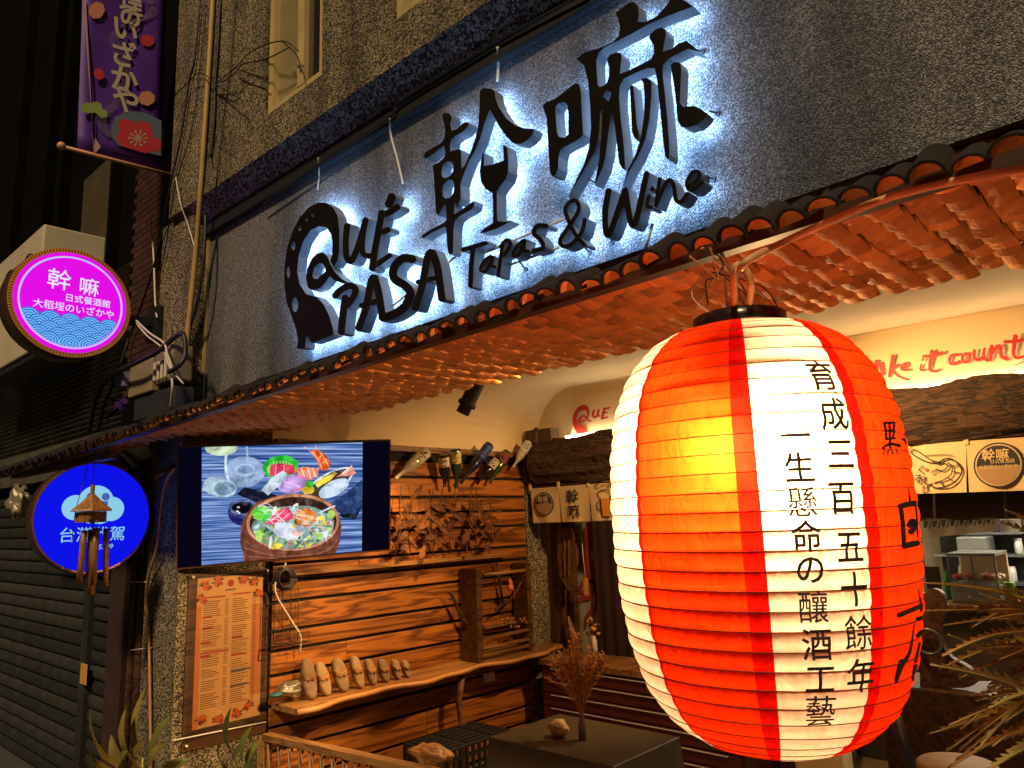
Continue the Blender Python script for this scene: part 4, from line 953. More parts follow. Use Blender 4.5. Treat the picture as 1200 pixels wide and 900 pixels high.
# LED strip hidden along the top of the log
def zl(x): return 2.445+.030*(x+4.0)/3.2
g = G(); g.add([(-3.95, 4.935, zl(-3.95)), (1.2, 4.935, zl(1.2)), (1.2, 4.96, zl(1.2)), (-3.95, 4.96, zl(-3.95)), (-3.95, 4.935, zl(-3.95)+.018), (1.2, 4.935, zl(1.2)+.018), (1.2, 4.96, zl(1.2)+.018), (-3.95, 4.96, zl(-3.95)+.018)],
    [(0,3,2,1),(4,5,6,7),(0,1,5,4),(1,2,6,5),(2,3,7,6),(3,0,4,7)])
tag(g.obj('light_strip', 'led_white'), 'thin glowing light strip along the foot of the cream board', 'light')
# boards above the log
flat('sign_red', (.50, .018, .012), .6, var=.15, scale=30)
bd = thing('slogan_board', 'cream panel above the log with red brush slogan', 'sign', (-1.0, 4.99, 2.47))
g = G().add([(-2.6, 4.985, zl(-2.6)+.02), (1.5, 4.985, zl(1.5)+.02), (1.5, 5.04, 2.92), (-2.6, 5.04, 2.86), (-2.6, 5.05, zl(-2.6)+.02), (1.5, 5.05, zl(1.5)+.02)], [(0,1,2,3)]); g.obj('panel', 'board_cream', bd)
cf = region(1040, 380, 5.625)
def onback(x0, y0, s, Y): return lambda zx, zy: P(x0+zx/s, y0+zy/s, Y=Y)
def brush(nm, fn_of_Y, Y, strokes, mat, t):
    for i, grp in enumerate(strokes):
        g = G()
        for j, (pts, w) in enumerate(grp): add_stroke(g, pts, w, fn_of_Y(Y-.0008*j))
        g.obj(nm, mat, t)
brush('letter', lambda Y: onback(1040, 380, 5.625, Y), 4.978, [
    [([(38,205),(22,290),(12,345)], (26, 20)), ([(75,265),(30,300),(80,345),(140,365)], (16, 16))],
    [([(95,290),(130,275),(125,255),(100,270),(95,300),(150,298)], 15)],
    [([(225,265),(218,300),(250,300)], 15), ([(232,238),(236,228)], 15)],
    [([(295,175),(285,240),(282,300),(320,308),(350,295)], (30, 12)), ([(235,212),(300,205),(368,185)], 20)],
    [([(465,200),(425,205),(408,240),(430,262),(480,245)], 20)],
    [([(520,190),(495,215),(500,245),(530,245),(545,210),(530,190)], 20)],
    [([(575,170),(572,215),(595,235),(630,215)], 22), ([(640,160),(635,215),(665,240)], 22)],
    [([(688,140),(678,235)], 25), ([(680,200),(720,150),(745,150),(752,210),(795,230)], 25)],
    [([(845,75),(835,150),(832,200),(860,222),(910,205)], (34, 14)), ([(770,115),(840,112),(930,95)], 22)],
    [([(990,60),(975,170)], 32), ([(968,205),(966,215)], 27)],
    [([(-70,240),(-95,330)], 27), ([(-90,300),(-50,260),(-30,330)], 27)]], 'sign_red', bd)
brush('underline_stroke', lambda Y: onback(1040, 380, 5.625, Y), 4.978, [[([(835,272),(900,245),(960,232)], (4, 10))]], 'ink', bd)
qb = thing('logo_board', 'cream panel with red curled logo lettering left of the lantern', 'sign', (-3.6, 4.99, 2.45))
qa = P(667, 460, Y=4.985); G().add([(qa.x, 4.985, zl(qa.x)+.015), (-2.62, 4.985, zl(-2.62)+.015), (-2.62, 5.03, 2.80), (qa.x, 5.03, 2.80)], [(0,1,2,3)]).obj('panel', 'board_cream', qb)
k = 1/ (4.614*.245)
def qfn(Y): return lambda x, y: P(662+ (x*.92)/4.614*.245*1.0+8, 468+(y*1.0)/4.614*.245*.95, Y=Y)
# same curled letter as on the facade, small and red
def qf2(Y): return lambda x, y: P(671+(x-38)*.066, 474.5+(y-80)*.046, Y=Y)
g = G(); g.poly([[(105,870),(112,820),(100,760),(75,690),(50,620),(38,530),(38,430),(52,330),(80,240),(120,160),(170,105),(220,80),(265,82),(300,105),(325,150),(335,230),(335,330),(325,395),(305,425),(285,395),(297,360),(298,300),(290,250),(265,215),(225,208),(180,230),(140,290),(115,370),(107,450),(120,520),(155,575),(210,590),(250,630),(280,690),(300,760),(305,795),(240,820),(130,870)]], qf2(4.977)); g.obj('letter', 'sign_red', qb)
for st in ([([(250,460),(180,520),(160,480),(200,380),(250,360),(300,450),(360,500)], 40)], [([(420,215),(400,330),(430,400),(480,330),(500,200)], 44), ([(500,200),(490,340),(520,370)], 40)], [([(610,160),(580,300),(560,440)], 46), ([(600,180),(690,150)], 44), ([(580,290),(650,270)], 40), ([(560,430),(660,390)], 40)]):
    g = G()
    for j, (pts, w) in enumerate(st): add_stroke(g, pts, w, qf2(4.976-.0007*j))
    g.obj('letter', 'sign_red', qb)
# items on top of the log
flat('card_brown', (.10, .055, .028), .8, var=.2, scale=10)
p_ = P(640, 515, Y=4.9); tag(box('cardboard_box', (p_.x-.16, 4.82, p_.z-.03), (p_.x+.12, 4.93, p_.z+.085), 'card_brown', None, .004), 'flat brown box lying on top of the log', 'box')
p_ = P(627, 512, Y=4.84); tag(lump('wooden_mask', p_, .075, 'dark_wood', (.7, .7, 1.05), .15, 9), 'rounded dark carving on the log behind the silver bottle', 'carving')

# ---------------------------------------------------------------- door curtains (noren)
flat('noren_cloth', (.62, .46, .25), .9, var=.08, scale=6, bump=.15, bscale=300); flat('noren_ink', (.025, .022, .03), .8); flat('beer_orange', (.60, .22, .02), .6); flat('print_brown', (.36, .22, .12), .8); flat('sign_dot', (.5, .03, .02), .7)
def noren(name, label, corners, n, Y, seams):
    """corners: four pixels TL TR BR BL; n panels"""
    t = thing(name, label, 'curtain', tuple(P(*corners[3], Y=Y)))
    A, B, C_, D = [P(*c, Y=Y) for c in corners]
    for k in range(n):
        u0, u1 = seams[k], seams[k+1]; v = []; f = []; m_ = 8
        for j in range(7):
            w_ = j/6
            for i in range(m_+1):
                u = u0+(u1-u0)*(i/m_); u = u0+(u1-u0)*(.5+(i/m_-.5)*(1-.035*w_))
                p = A.lerp(B, u).lerp(D.lerp(C_, u), w_); p.y += .008*math.sin(i*1.1+k)*w_ - .004; v.append(p)
        for j in range(6):
            for i in range(m_): q = j*(m_+1)+i; f.append((q, q+m_+1, q+m_+2, q+1))
        mk('cloth_panel', v, f, 'noren_cloth', t, True)
        p = A.lerp(B, u0); G().box((p.x-.012, p.y-.012, p.z-.02), (p.x+.012, p.y+.0, p.z+.045)).obj('hanging_loop', 'noren_cloth', t)
    tube('rod', [A+V((-.05, .006, .012)), B+V((.05, .006, .012))], .010, 'dark_wood', t)
    return t, (lambda h: lambda u, w: A.lerp(B, u).lerp(D.lerp(C_, u), w)+V((0, -.014-h, 0)))
nl, nf = noren('door_curtain', 'cream three panel door curtain with beer mug print left of the lantern', ((622, 572.5), (724, 565), (727, 609.5), (625, 613)), 3, 4.80, (0, .345, .69, 1.0))
asp = .90/.31
def uvf(fn, h, cx, cy, s): b_ = fn(h); return lambda x, y: b_(cx+x*s/asp*1.0, cy-y*s)
g = G().poly([circ(0, 0, .34)], uvf(nf, .001, .165, .47, 1.)); g.poly([circ(0, 0, .30)], uvf(nf, .002, .165, .47, 1.), mf=1); g.poly([circ(0, 0, .285)], uvf(nf, .003, .165, .47, 1.)); g.obj('round_print', ['noren_ink', 'noren_cloth'], nl)
g = G().poly([[(.283*math.cos(a), .283*math.sin(a)) for a in [math.pi+math.pi*i/16 for i in range(17)]]], uvf(nf, .004, .165, .47, 1.)); g.obj('wave_print', 'print_brown', nl)
g = G(); put_text(g, '幹嘛', uvf(nf, .005, .165, .47, 1.), .19, .01, cx=-.02, cy=.14); put_text(g, '日式餐酒館', uvf(nf, .005, .165, .47, 1.), .07, .0, cx=.04, cy=.02); g.obj('print_text', 'noren_cloth', nl)
g = G(); put_text(g, '幹', uvf(nf, .001, .51, .30, 1.), .42, .012); put_text(g, '嘛', uvf(nf, .001, .515, .72, 1.), .40, .012); g.obj('print_text', 'noren_ink', nl)
fb = uvf(nf, .001, .865, .55, 1.)
g = G(); g.poly([[(-.13,.14),(.13,.14),(.11,-.33),(-.10,-.33)]], fb); g.obj('mug_print', 'beer_orange', nl)
g = G(); 
for pts in ([(-.15,.16),(-.12,-.34),(.12,-.34),(.15,.16)], [(-.15,.16),(-.22,.22),(-.18,.32),(-.06,.36),(.08,.36),(.18,.30),(.2,.2),(.15,.16)], [(-.16,.1),(-.25,.02),(-.24,-.14),(-.13,-.2)]): add_stroke(g, pts, .028, uvf(nf, .002, .865, .55, 1.))
put_text(g, 'ビール', uvf(nf, .003, .865, .55, 1.), .19, .01, cx=.0, cy=.5); [add_stroke(g, [(.26, .12-.13*k), (.33, .08-.13*k), (.30, .0-.13*k)], .028, uvf(nf, .003, .865, .55, 1.)) for k in range(4)]; g.obj('mug_outline', 'noren_ink', nl)
nr, nf = noren('door_curtain', 'cream door curtain with a shrimp drawing right of the lantern', ((1030, 524), (1290, 506), (1292, 572), (1032, 580)), 4, 4.80, (0, .155, .435, .72, 1.0))
asp = 1.05/.27
g = G(); fs = lambda h: uvf(nf, h, .295, .5, 1.)
for pts, w in (([(-.5,.36),(-.44,.40),(-.30,.32),(-.1,.16),(.08,.1),(-.15,.12),(-.4,.26),(-.5,.36)], .022), ([(-.2,.26),(.1,.26),(.3,.24)], .014), ([(.05,.12),(.22,.18),(.38,.08),(.46,-.08),(.38,-.24),(.2,-.36),(-.02,-.40),(-.12,-.34)], .03), ([(.02,.06),(.12,.1),(.2,.02),(.1,-.06),(-.02,-.02)], .022), ([(.2,.1),(.28,.0),(.26,-.14),(.12,-.24),(-.06,-.3)], .022), ([(.26,.02),(.4,.04)], .018), ([(.27,-.08),(.43,-.12)], .018), ([(.2,-.2),(.32,-.3)], .018), ([(.06,-.27),(.12,-.38)], .018), ([(-.1,-.3),(-.2,-.36)], .02), ([(.0,-.02),(-.12,-.08)], .014), ([(.04,-.05),(-.08,-.14)], .014)): add_stroke(g, pts, w, fs(.001))
put_text(g, 'く', fs(.002), .20, .01, cx=-.30, cy=-.02); put_text(g, 'る', fs(.002), .20, .01, cx=-.36, cy=-.20); put_text(g, 'え', fs(.002), .2, .01, cx=-.24, cy=-.24); put_text(g, 'び', fs(.002), .18, .01, cx=-.22, cy=-.42)
g.obj('shrimp_print', 'noren_ink', nr); g = G().poly([circ(-.20, -.02, .03, n=10)], fs(.002)); g.obj('seal_print', 'sign_dot', nr)
fc = lambda h: uvf(nf, h, .578, .5, 1.)
g = G().poly([circ(0, 0, .43, n=36)], fc(.001)); g.poly([circ(0, 0, .40, n=36)], fc(.002), mf=1); g.poly([circ(0, 0, .375, n=36)], fc(.003)); g.obj('round_print', ['noren_ink', 'noren_cloth'], nr)
g = G().poly([[(.373*math.cos(a), .373*math.sin(a)) for a in [math.pi+.05+(math.pi-.1)*i/18 for i in range(19)]]], fc(.004)); g.obj('wave_print', 'print_brown', nr)
g = G(); put_text(g, '幹嘛', fc(.005), .24, .01, cx=-.04, cy=.20); put_text(g, '日式餐酒館', fc(.005), .085, .0, cx=.08, cy=.07); put_text(g, '大稻埕のいざかや', fc(.005), .085, .0, cx=.0, cy=-.03); g.obj('print_text', 'noren_cloth', nr)
# ---------------------------------------------------------------- doorway: octopus curtain, hanging pod, cabinet
flat('curtain_grey', (.30, .27, .23), .9, var=.1, scale=5); flat('octopus_red', (.24, .028, .020), .9, var=.2, scale=9); flat('curtain_maroon', (.035, .012, .010), .9, var=.3, scale=6); flat('tag_yellow', (.55, .30, .06), .6)
def cloth(name, px, Y, mat, parent=None, wav=.012):
    A, B, C_, D = [P(*c, Y=Y) for c in px]; v = []; f = []
    for j in range(9):
        for i in range(17):
            u, w_ = i/16, j/8; p = A.lerp(B, u).lerp(D.lerp(C_, u), w_); p.y += wav*math.sin(i*1.3)*(.4+.6*w_); v.append(p)
    for j in range(8):
        for i in range(16): q = j*17+i; f.append((q, q+17, q+18, q+1))
    return mk(name, v, f, mat, parent, True)
oc = thing('octopus_curtain', 'grey hanging cloth with dark red octopus arms in the doorway', 'curtain', tuple(P(672, 760, Y=5.2)))
cloth('cloth', ((650, 600), (698, 598), (706, 765), (660, 768)), 5.20, 'curtain_grey', oc, .006)
of = lambda zx, zy: P(580+zx/6.43, 560+zy/6.43, Y=5.185)
g = G().poly([[(700,330),(730,330),(740,480),(712,580),(740,620),(765,700),(772,800),(715,790),(680,720),(640,620),(632,560),(660,500),(655,420)]], of)
for pts, w in (([(690,740),(640,830),(590,850)], 34), ([(740,780),(720,880),(640,920),(590,1000),(540,1120)], (60, 22)), ([(765,780),(770,950),(700,1030),(680,1130)], (46, 18)), ([(680,860),(560,870),(520,940)], (30, 10))): add_stroke(g, pts, w, of)
g.obj('octopus_print', 'octopus_red', oc)
mc = cloth('maroon_curtain', ((693, 600), (735, 597), (748, 770), (704, 772)), 5.12, 'curtain_maroon'); tag(mc, 'plain dark maroon curtain beside the octopus cloth', 'curtain')
hp = thing('hanging_pod', 'big brown double-lobed dried pod hanging before the octopus cloth', 'pod', tuple(P(664, 690, Y=4.95)))
pf = lambda zx, zy: P(580+zx/6.43, 560+zy/6.43, Y=4.95)
flat('pod_brown', (.14, .062, .022), .6, var=.4, scale=14, bump=.5, bscale=40)
G().poly([[(460,410),(480,385),(520,378),(555,380),(585,395),(600,430),(598,490),(615,540),(612,640),(595,740),(590,820),(578,868),(545,840),(500,770),(478,700),(470,600),(475,520),(462,460)]], pf, (0, .03, 0)).obj('pod_shell', 'pod_brown', hp, normals=True)
for xx in (525, 560): g = G().tube([pf(xx+random.uniform(-6, 6), y) - V((0, .006, 0)) for y in range(470, 760, 40)], .008, 6); g.obj('seed_row', 'dry_leaf', hp, True)
tube('cord', [pf(500, 300), pf(505, 380)], .005, 'cable_black', hp, 5)
ht = thing('hanging_tag', 'small yellow wooden tag on a cord before the octopus cloth', 'tag', tuple(pf(688, 860)))
g = pf(688, 820); box('tag_plate', (g.x-.022, 4.94, g.z-.07), (g.x+.022, 4.95, g.z+.07), 'tag_yellow', ht, .003); tube('cord', [pf(650, 400), pf(668, 640), pf(684, 750)], .003, 'cable_white', ht, 5)
vs = thing('flower_vase', 'vase with yellow dried flowers and a brown cone in the doorway', 'vase', tuple(P(695, 770, Y=5.0)))
p_ = P(676, 775, Y=5.0); G().lathe([(.05, 0), (.055, .02), (.05, .12), (.052, .125)], p_, (0, 0, 1), 14).obj('basket_pot', 'shelf_wood', vs, True)
tube('cone', [p_+V((0, 0, .1)), P(666, 722, Y=5.0)], [.05, .008], 'rail_wood', vs)
for k in range(14): lump('flower_head', P(695+random.uniform(-7, 7), 735+random.uniform(-9, 10), Y=4.98+random.uniform(-.03, .03)), .018, 'tag_yellow' if k % 2 else 'pod_brown', (1, 1, 1), .4, k, vs, 1)
tube('flower_vase_neck', [P(698, 772, Y=4.98), P(696, 745, Y=4.98)], .022, 'cable_white', vs)
flat('cabinet_red', (.085, .018, .010), .35, var=.25, scale=4)
cbn = thing('drawer_cabinet', 'dark red wooden drawer cabinet with a pale top behind the table', 'cabinet', (-3.3, 4.7, 0))
ct = P(700, 780, Y=4.62); cz = ct.z
box('carcass', (-4.05, 4.64, .01), (-2.4, 5.0, cz-.05), 'cabinet_red', cbn); box('top_board', (-4.07, 4.61, cz-.048), (-2.38, 5.02, cz), 'shelf_wood', cbn, .004)
zz = cz-.06
for k in range(6):
    box('drawer_front', (-4.03, 4.622, zz-.085), (-2.42, 4.638, zz), 'cabinet_red', cbn, .003); box('drawer_pull', (-3.95, 4.612, zz-.012), (-2.5, 4.621, zz-.007), 'label_silver', cbn); zz -= .095
# ---------------------------------------------------------------- ceiling spotlight over the bottles, and added lamps that brighten the recess
def spotlight(head, tgt, lab, energy, size=1.25):
    t = thing('ceiling_or_fill_spotlight', lab, 'spotlight', tuple(head), 'ceiling spotlights'); d = (V(tgt)-V(head)).normalized(); h = V(head)
    G().lathe([(.045, -.16), (.05, -.155), (.05, -.02), (.062, -.015), (.062, .01), (.045, .012)], h, d, 24, cap=True).obj('lamp_body', 'black_paint', t, True)
    G().lathe([(.044, .01), (.044, .065), (.040, .066), (.040, .012)], h, d, 24, cap=False).obj('lamp_hood', 'fascia_brown', t, True)
    G().lathe([(.036, .03), (.03, .04), (.012, .046)], h, d, 20).obj('lamp_lens', 'led_spot', t, True)
    tube('stem', [h-d*.09, h-d*.09+V((0, 0, .05)), V((h.x, h.y, zc))-d*.09*0+V((0, 0, -.002))], .012, 'black_paint', t)
    l = bpy.data.lights.new('spot_light', 'SPOT'); l.energy = energy; l.color = (1, .60, .24); l.spot_size = size*2; l.spot_blend = .7; l.shadow_soft_size = .03
    o = bpy.data.objects.new('spot_light', l); COL.objects.link(o); par(o, t); o.location = h+d*.075; o.rotation_euler = d.to_track_quat('-Z', 'Y').to_euler()
emis('led_spot', (1, .72, .36), 14.)
spotlight(P(547, 474, Y=3.35), (-4.3, 3.0, 1.0), 'lit black ceiling spotlight over the bottles and screen', 130, .75)
spotlight((-2.0, 4.0, 2.68), (-3.9, 4.2, .9), 'added unseen fill spotlight in the middle of the recess', 165, .9)  # added lamp, hidden behind the lantern, brightens the rear slats
spotlight((-1.62, 3.85, 2.60), (-1.2, 4.85, 2.0), 'added unseen fill spotlight toward the kitchen side curtain', 130, .95)  # added lamp behind the lantern, lifts the curtain at the back

spotlight((-1.5, 2.6, 2.60), (-4.35, 2.2, 1.05), 'added unseen fill spotlight aimed at the menu', 420, .35)  # added lamp out of view above the tiles, lights the menu
spotlight((-.75, 2.75, 2.74), (-.5, 2.2, .9), 'added unseen fill spotlight over the spiny plant', 75, .7)  # added lamp concealed by the awning, brightens the fronds
spotlight((-1.55, 3.75, 2.22), (-1.1, 1.7, 2.36), 'added unseen fill spotlight behind the lantern toward the awning', 220, 1.05)  # added lamp behind the lantern, grazes the tile undersides with light

# ---------------------------------------------------------------- kitchen seen through the hatch
kt = thing('kitchen_room', 'pale kitchen room behind the hatch right of the lantern', 'room', (-1, 6.5, 0))
flat('kitchen_white', (.55, .49, .38), .6, var=.08, scale=3); flat('steel', (.25, .28, .30), .3, .7, var=.3, scale=6); flat('steel_dark', (.05, .06, .065), .4, .4, var=.5, scale=8); flat('kitchen_dark', (.03, .018, .010), .7)
box('rear_wall', (-4.0, 8.6, 0), (2.6, 8.7, 3.0), 'kitchen_white', kt); box('ceiling_panel', (-4.0, 5.22, 2.6), (2.6, 8.6, 2.7), 'kitchen_white', kt); box('side_wall', (-2.35, 5.25, 0), (-2.28, 8.6, 2.6), 'kitchen_white', kt); box('side_wall', (2.5, 5.25, 0), (2.6, 8.6, 2.6), 'kitchen_white', kt)
box('lintel', (-1.95, 4.99, 1.70), (2.0, 5.03, 2.36), 'kitchen_dark', kt)
for xx in (-1.3, -.3): box('ceiling_lamp', (xx-.5, 6.9, 2.56), (xx+.5, 7.05, 2.598), 'led_kitchen', kt) if 'led_kitchen' in MATS else (emis('led_kitchen', (1, .86, .64), 75.), box('ceiling_lamp', (xx-.5, 6.9, 2.56), (xx+.5, 7.05, 2.598), 'led_kitchen', kt))
a = P(1096, 632, Y=8.3); b = P(1150, 700, Y=8.3)
sf = thing('steel_shelving', 'steel kitchen shelving with pots behind the sushi case', 'shelving', (a.x, 8.3, 0))
box('steel_back', (a.x, 8.45, .2), (b.x+.4, 8.55, a.z+.05), 'steel_dark', sf)
for zz in (1.05, 1.3, 1.5, 1.7): box('steel_shelf', (a.x, 8.15, zz), (b.x+.4, 8.44, zz+.02), 'steel', sf)
for k in range(14):
    xx = a.x+.05+k*.08; zz = random.choice((1.07, 1.32, 1.52)); G().lathe([(.03, 0), (.035, .01), (.035, random.uniform(.05, .13)), (.03, .14)], (xx, 8.25, zz+.001), (0, 0, 1), 10).obj('pot', random.choice(['steel', 'steel_dark', 'label_silver', 'label_blue']), sf, True)
p_ = P(1130, 635, Y=8.0); tag(box('fridge', (p_.x-.02, 7.8, .01), (p_.x+.22, 8.1, p_.z+.05), 'steel', None, .01), 'narrow blue grey steel fridge behind the hanging kitchen curtain', 'fridge')
KY = 6.45
kn = thing('kitchen_curtain', 'short white kitchen curtain with fish prints behind the hatch', 'curtain', tuple(P(1120, 630, Y=KY)))
flat('white_cloth', (.60, .53, .42), .9)
cloth('cloth', ((1066, 600), (1168, 592), (1170, 622), (1068, 632)), KY, 'white_cloth', kn, .02)
g = G()
for k in range(8): 
    x = 1085+k*10.6; g.poly([sh(0, 0, 2.6, 8.5, .15, 12)], lambda q, w, x=x, k=k: P(x+q, 611-k*.8+w, Y=KY-.03))
    add_stroke(g, [(0, -8), (1.5, 0), (-1, 9)], 1.4, lambda q, w, x=x, k=k: P(x+5+q, 611-k*.8+w, Y=KY-.031))
g.obj('fish_print', 'steel_dark', kn)
sc_ = thing('sushi_case', 'small lit glass sushi case with red and orange fish on the counter', 'display case', tuple(P(1140, 690, Y=6.2)))
a = P(1114, 690, Y=6.1); b = P(1166, 652, Y=6.1); x0_, x1_, z0_, z1_ = a.x, b.x, a.z+.03, b.z
box('case_base', (x0_, 6.1, z0_-.12), (x1_, 6.5, z0_), 'steel', sc_, .006); box('case_top', (x0_, 6.1, z1_), (x1_, 6.5, z1_+.02), 'steel', sc_); box('case_back', (x0_, 6.46, z0_), (x1_, 6.5, z1_), 'white_cloth', sc_); box('case_glass', (x0_, 6.1, z0_), (x1_, 6.106, z1_), 'pane_glass', sc_)
for xx in (x0_, (x0_+x1_)/2, x1_-.012): box('case_post', (xx, 6.092, z0_), (xx+.012, 6.099, z1_), 'steel', sc_)
flat('fish_red', (.55, .06, .03), .5); flat('fish_orange', (.62, .26, .10), .5); flat('fish_white', (.65, .55, .45), .5)
for k in range(18): lump('fish_fillet', (x0_+.03+(x1_-x0_-.06)*((k % 9)/8), 6.2+.14*(k//9), z0_+.045), .032, ['fish_red', 'fish_orange', 'fish_white'][k % 3], (1.2, 1, .8), .2, k, sc_, 1)
ctr = thing('kitchen_counter', 'dark wooden kitchen counter under the sushi case', 'counter', (-1, 6.2, 0))
box('counter_front', (-2.2, 5.98, .01), (2.3, 6.02, z0_-.16), 'kitchen_dark', ctr); box('counter_top', (-2.2, 5.95, z0_-.158), (2.3, 6.7, z0_-.122), 'shelf_wood', ctr, .005)
g = P(1108, 668, Y=6.3); tag(G().lathe([(.03, 0), (.034, .01), (.034, .11), (.012, .15), (.012, .19)], (g.x, 6.3, z0_-.12), (0, 0, 1), 12).obj('green_bottle', 'bottle_green', None, True) if 'bottle_green' in MATS else (flat('bottle_green', (.05, .30, .06), .2), G().lathe([(.03, 0), (.034, .01), (.034, .11), (.012, .15), (.012, .19)], (g.x, 6.3, z0_-.12), (0, 0, 1), 12).obj('green_bottle', 'bottle_green', None, True))[1], 'green bottle standing left of the sushi case', 'bottle')
flat('edamame', (.16, .32, .03), .6)
for k, x in enumerate((1170, 1177, 1184)):
    p_ = P(x, 684, Y=6.3); tag(G().lathe([(.028, 0), (.030, .01), (.030, .12), (.026, .13)], (p_.x, 6.3, z0_-.12), (0, 0, 1), 12).obj('green_jar', 'edamame', None, True), ['green jar nearest the sushi case', 'middle one of the three green jars', 'green jar farthest from the sushi case'][k], 'jar', 'green jars on the counter')
tag(box('menu_stand', P(1086, 690, Y=6.0), P(1100, 664, Y=6.0)+V((0, .02, 0)), 'kitchen_dark', None, .003), 'dark tilted card stand on the counter beside the lantern edge', 'stand')

# ---------------------------------------------------------------- table with cloth, vase and stone
TZ = .66
tb = thing('cloth_table', 'table under a dark brown cloth in front of the recess', 'table', (-2.7, 3.2, 0))
flat('table_cloth', (.060, .042, .022), .55, var=.2, scale=8)
c1 = P(566, 866, Z=TZ); c2 = P(732, 897, Z=TZ); c3 = P(790, 862, Z=TZ); tx0, tx1 = c1.x, (c2.x+c3.x)/2; ty0, ty1 = (c1.y+c2.y)/2, c3.y
v = []; f = []; N = 28
def per(t):
    L_ = [(tx0, ty0), (tx1, ty0), (tx1, ty1), (tx0, ty1)]; k = int(t*4) % 4; u = t*4-int(t*4); a, b = L_[k], L_[(k+1) % 4]; return a[0]+(b[0]-a[0])*u, a[1]+(b[1]-a[1])*u
cxm, cym = (tx0+tx1)/2, (ty0+ty1)/2
for j, (zz, o_) in enumerate(((TZ, -.004), (TZ-.004, .0), (TZ-.15, .012), (TZ-.35, .03), (.06, .05))):
    for i in range(N*4):
        x, y = per(i/(N*4)); w_ = 1+ (.25*math.sin(i*.75)*(j-1) if j > 1 else 0); dx = (1 if x >= tx1-1e-4 else -1 if x <= tx0+1e-4 else 0); dy = (1 if y >= ty1-1e-4 else -1 if y <= ty0+1e-4 else 0)
        v.append((x+dx*o_*w_, y+dy*o_*w_, zz))
M_ = N*4
for j in range(4):
    for i in range(M_): f.append((j*M_+i, j*M_+(i+1) % M_, (j+1)*M_+(i+1) % M_, (j+1)*M_+i))
f.append(tuple(range(M_-1, -1, -1)))
mk('table_cloth', v, f, 'table_cloth', tb)
for x, y in ((tx0+.05, ty0+.05), (tx1-.05, ty0+.05), (tx1-.05, ty1-.05), (tx0+.05, ty1-.05)): box('leg', (x-.02, y-.02, .004), (x+.02, y+.02, TZ-.01), 'dark_wood', tb)
flat('marble', (.36, .25, .13), .4, var=.7, scale=26)
p_ = P(655, 853, Z=TZ+.045); tag(lump('patterned_stone', p_, .052, 'marble', (1.15, .8, .85), .12, 2), 'cream and brown banded stone lying on the table', 'stone')
fv = thing('glass_vase', 'small glass bottle vase of dried reddish grass on the table', 'vase', tuple(P(683, 866, Z=TZ)))
vb = P(683, 867, Z=TZ+.001); flat('vase_glass', (.16, .11, .06), .08, spec=.9)
G().lathe([(.018, 0), (.022, .004), (.022, .075), (.014, .10), (.012, .115), (.016, .125)], vb, (0, 0, 1), 16).obj('vase_body', 'vase_glass', fv, True)
flat('dry_grass', (.60, .29, .09), .8, var=.35, scale=30); gr = random.Random(3)
for k in range(46):
    a = gr.uniform(-1, 1); dp = gr.uniform(-.6, .6); hh = gr.uniform(.25, .42)*(1-.25*abs(a)); side = RT*a*.15 + V((-FW.y, FW.x, 0))*0 + FW*dp*.10
    base = vb+V((0, 0, .11)); pts = spline([base, base+V((0, 0, hh*.5))+side*.35, base+V((0, 0, hh))+side*1.0], 5)
    g = G(); g.tube(pts, .0013, 4)
    for q in pts[4:]:
        for _ in range(5):
            e_ = V((gr.uniform(-1, 1), gr.uniform(-1, 1), gr.uniform(.2, 1.3))).normalized()*gr.uniform(.012, .034); g.tube([q, q+e_*.6, q+e_], [.0012, .0032, .0008], 4)
    g.obj('grass_stalk', 'dry_grass', fv)
g = G(); base = vb+V((0, 0, .11)); pts = spline([base, base+V((0, 0, .12))-RT*.07, base+V((0, 0, .19))-RT*.17], 6); g.tube(pts, .0015, 4)
for q in pts[4:]:
    for _ in range(5): e_ = V((gr.uniform(-1, 1), gr.uniform(-1, 1), gr.uniform(.2, 1.3))).normalized()*gr.uniform(.012, .034); g.tube([q, q+e_], [.0012, .0012], 4)
g.obj('grass_stalk', 'dry_grass', fv)
# ---------------------------------------------------------------- black crate, carved lump, low railing
cr_ = thing('plastic_crate', 'black slotted plastic crate upside down beside the table', 'crate', (-4.0, 3.7, 0)); flat('crate_black', (.014, .013, .016), .45)
a = P(475, 870, Z=.42); b = P(572, 850, Z=.42); q0, q1 = (a.x-.0, a.y-.02), (a.x+.36, b.y+.02)
box('crate_top', (q0[0], q0[1], .405), (q1[0], q1[1], .42), 'crate_black', cr_, .004)
for i in range(6):
    for j in range(3): box('top_slat', (q0[0]+.02+.055*i, q0[1]+.03+(q1[1]-q0[1])/3*j, .421), (q0[0]+.055+.055*i, q0[1]+(q1[1]-q0[1])/3*(j+1)-.02, .427), 'crate_black', cr_)
for i in range(9): xx = q0[0]+.04*i; box('side_slat', (xx, q0[1], .02), (xx+.022, q0[1]+.012, .404), 'crate_black', cr_)
for i in range(12): yy = q0[1]+(q1[1]-q0[1])*i/12; box('side_slat', (q1[0]-.012, yy, .02), (q1[0], yy+.022, .404), 'crate_black', cr_)
for zz in (.05, .15, .25, .35): box('side_band', (q0[0], q0[1]+.001, zz), (q1[0]-.001, q0[1]+.010, zz+.025), 'crate_black', cr_); box('side_band', (q1[0]-.010, q0[1]+.012, zz), (q1[0]-.001, q1[1], zz+.025), 'crate_black', cr_)
tag(lump('carved_driftwood', P(505, 884, Z=.47), .10, 'rail_wood', (1.5, .7, .55), .25, 6), 'reddish driftwood lump in front of the black crate', 'driftwood')
rl_ = thing('low_railing', 'low wooden railing with woven spindles at the lower edge', 'railing', (-3.4, 2.5, 0))
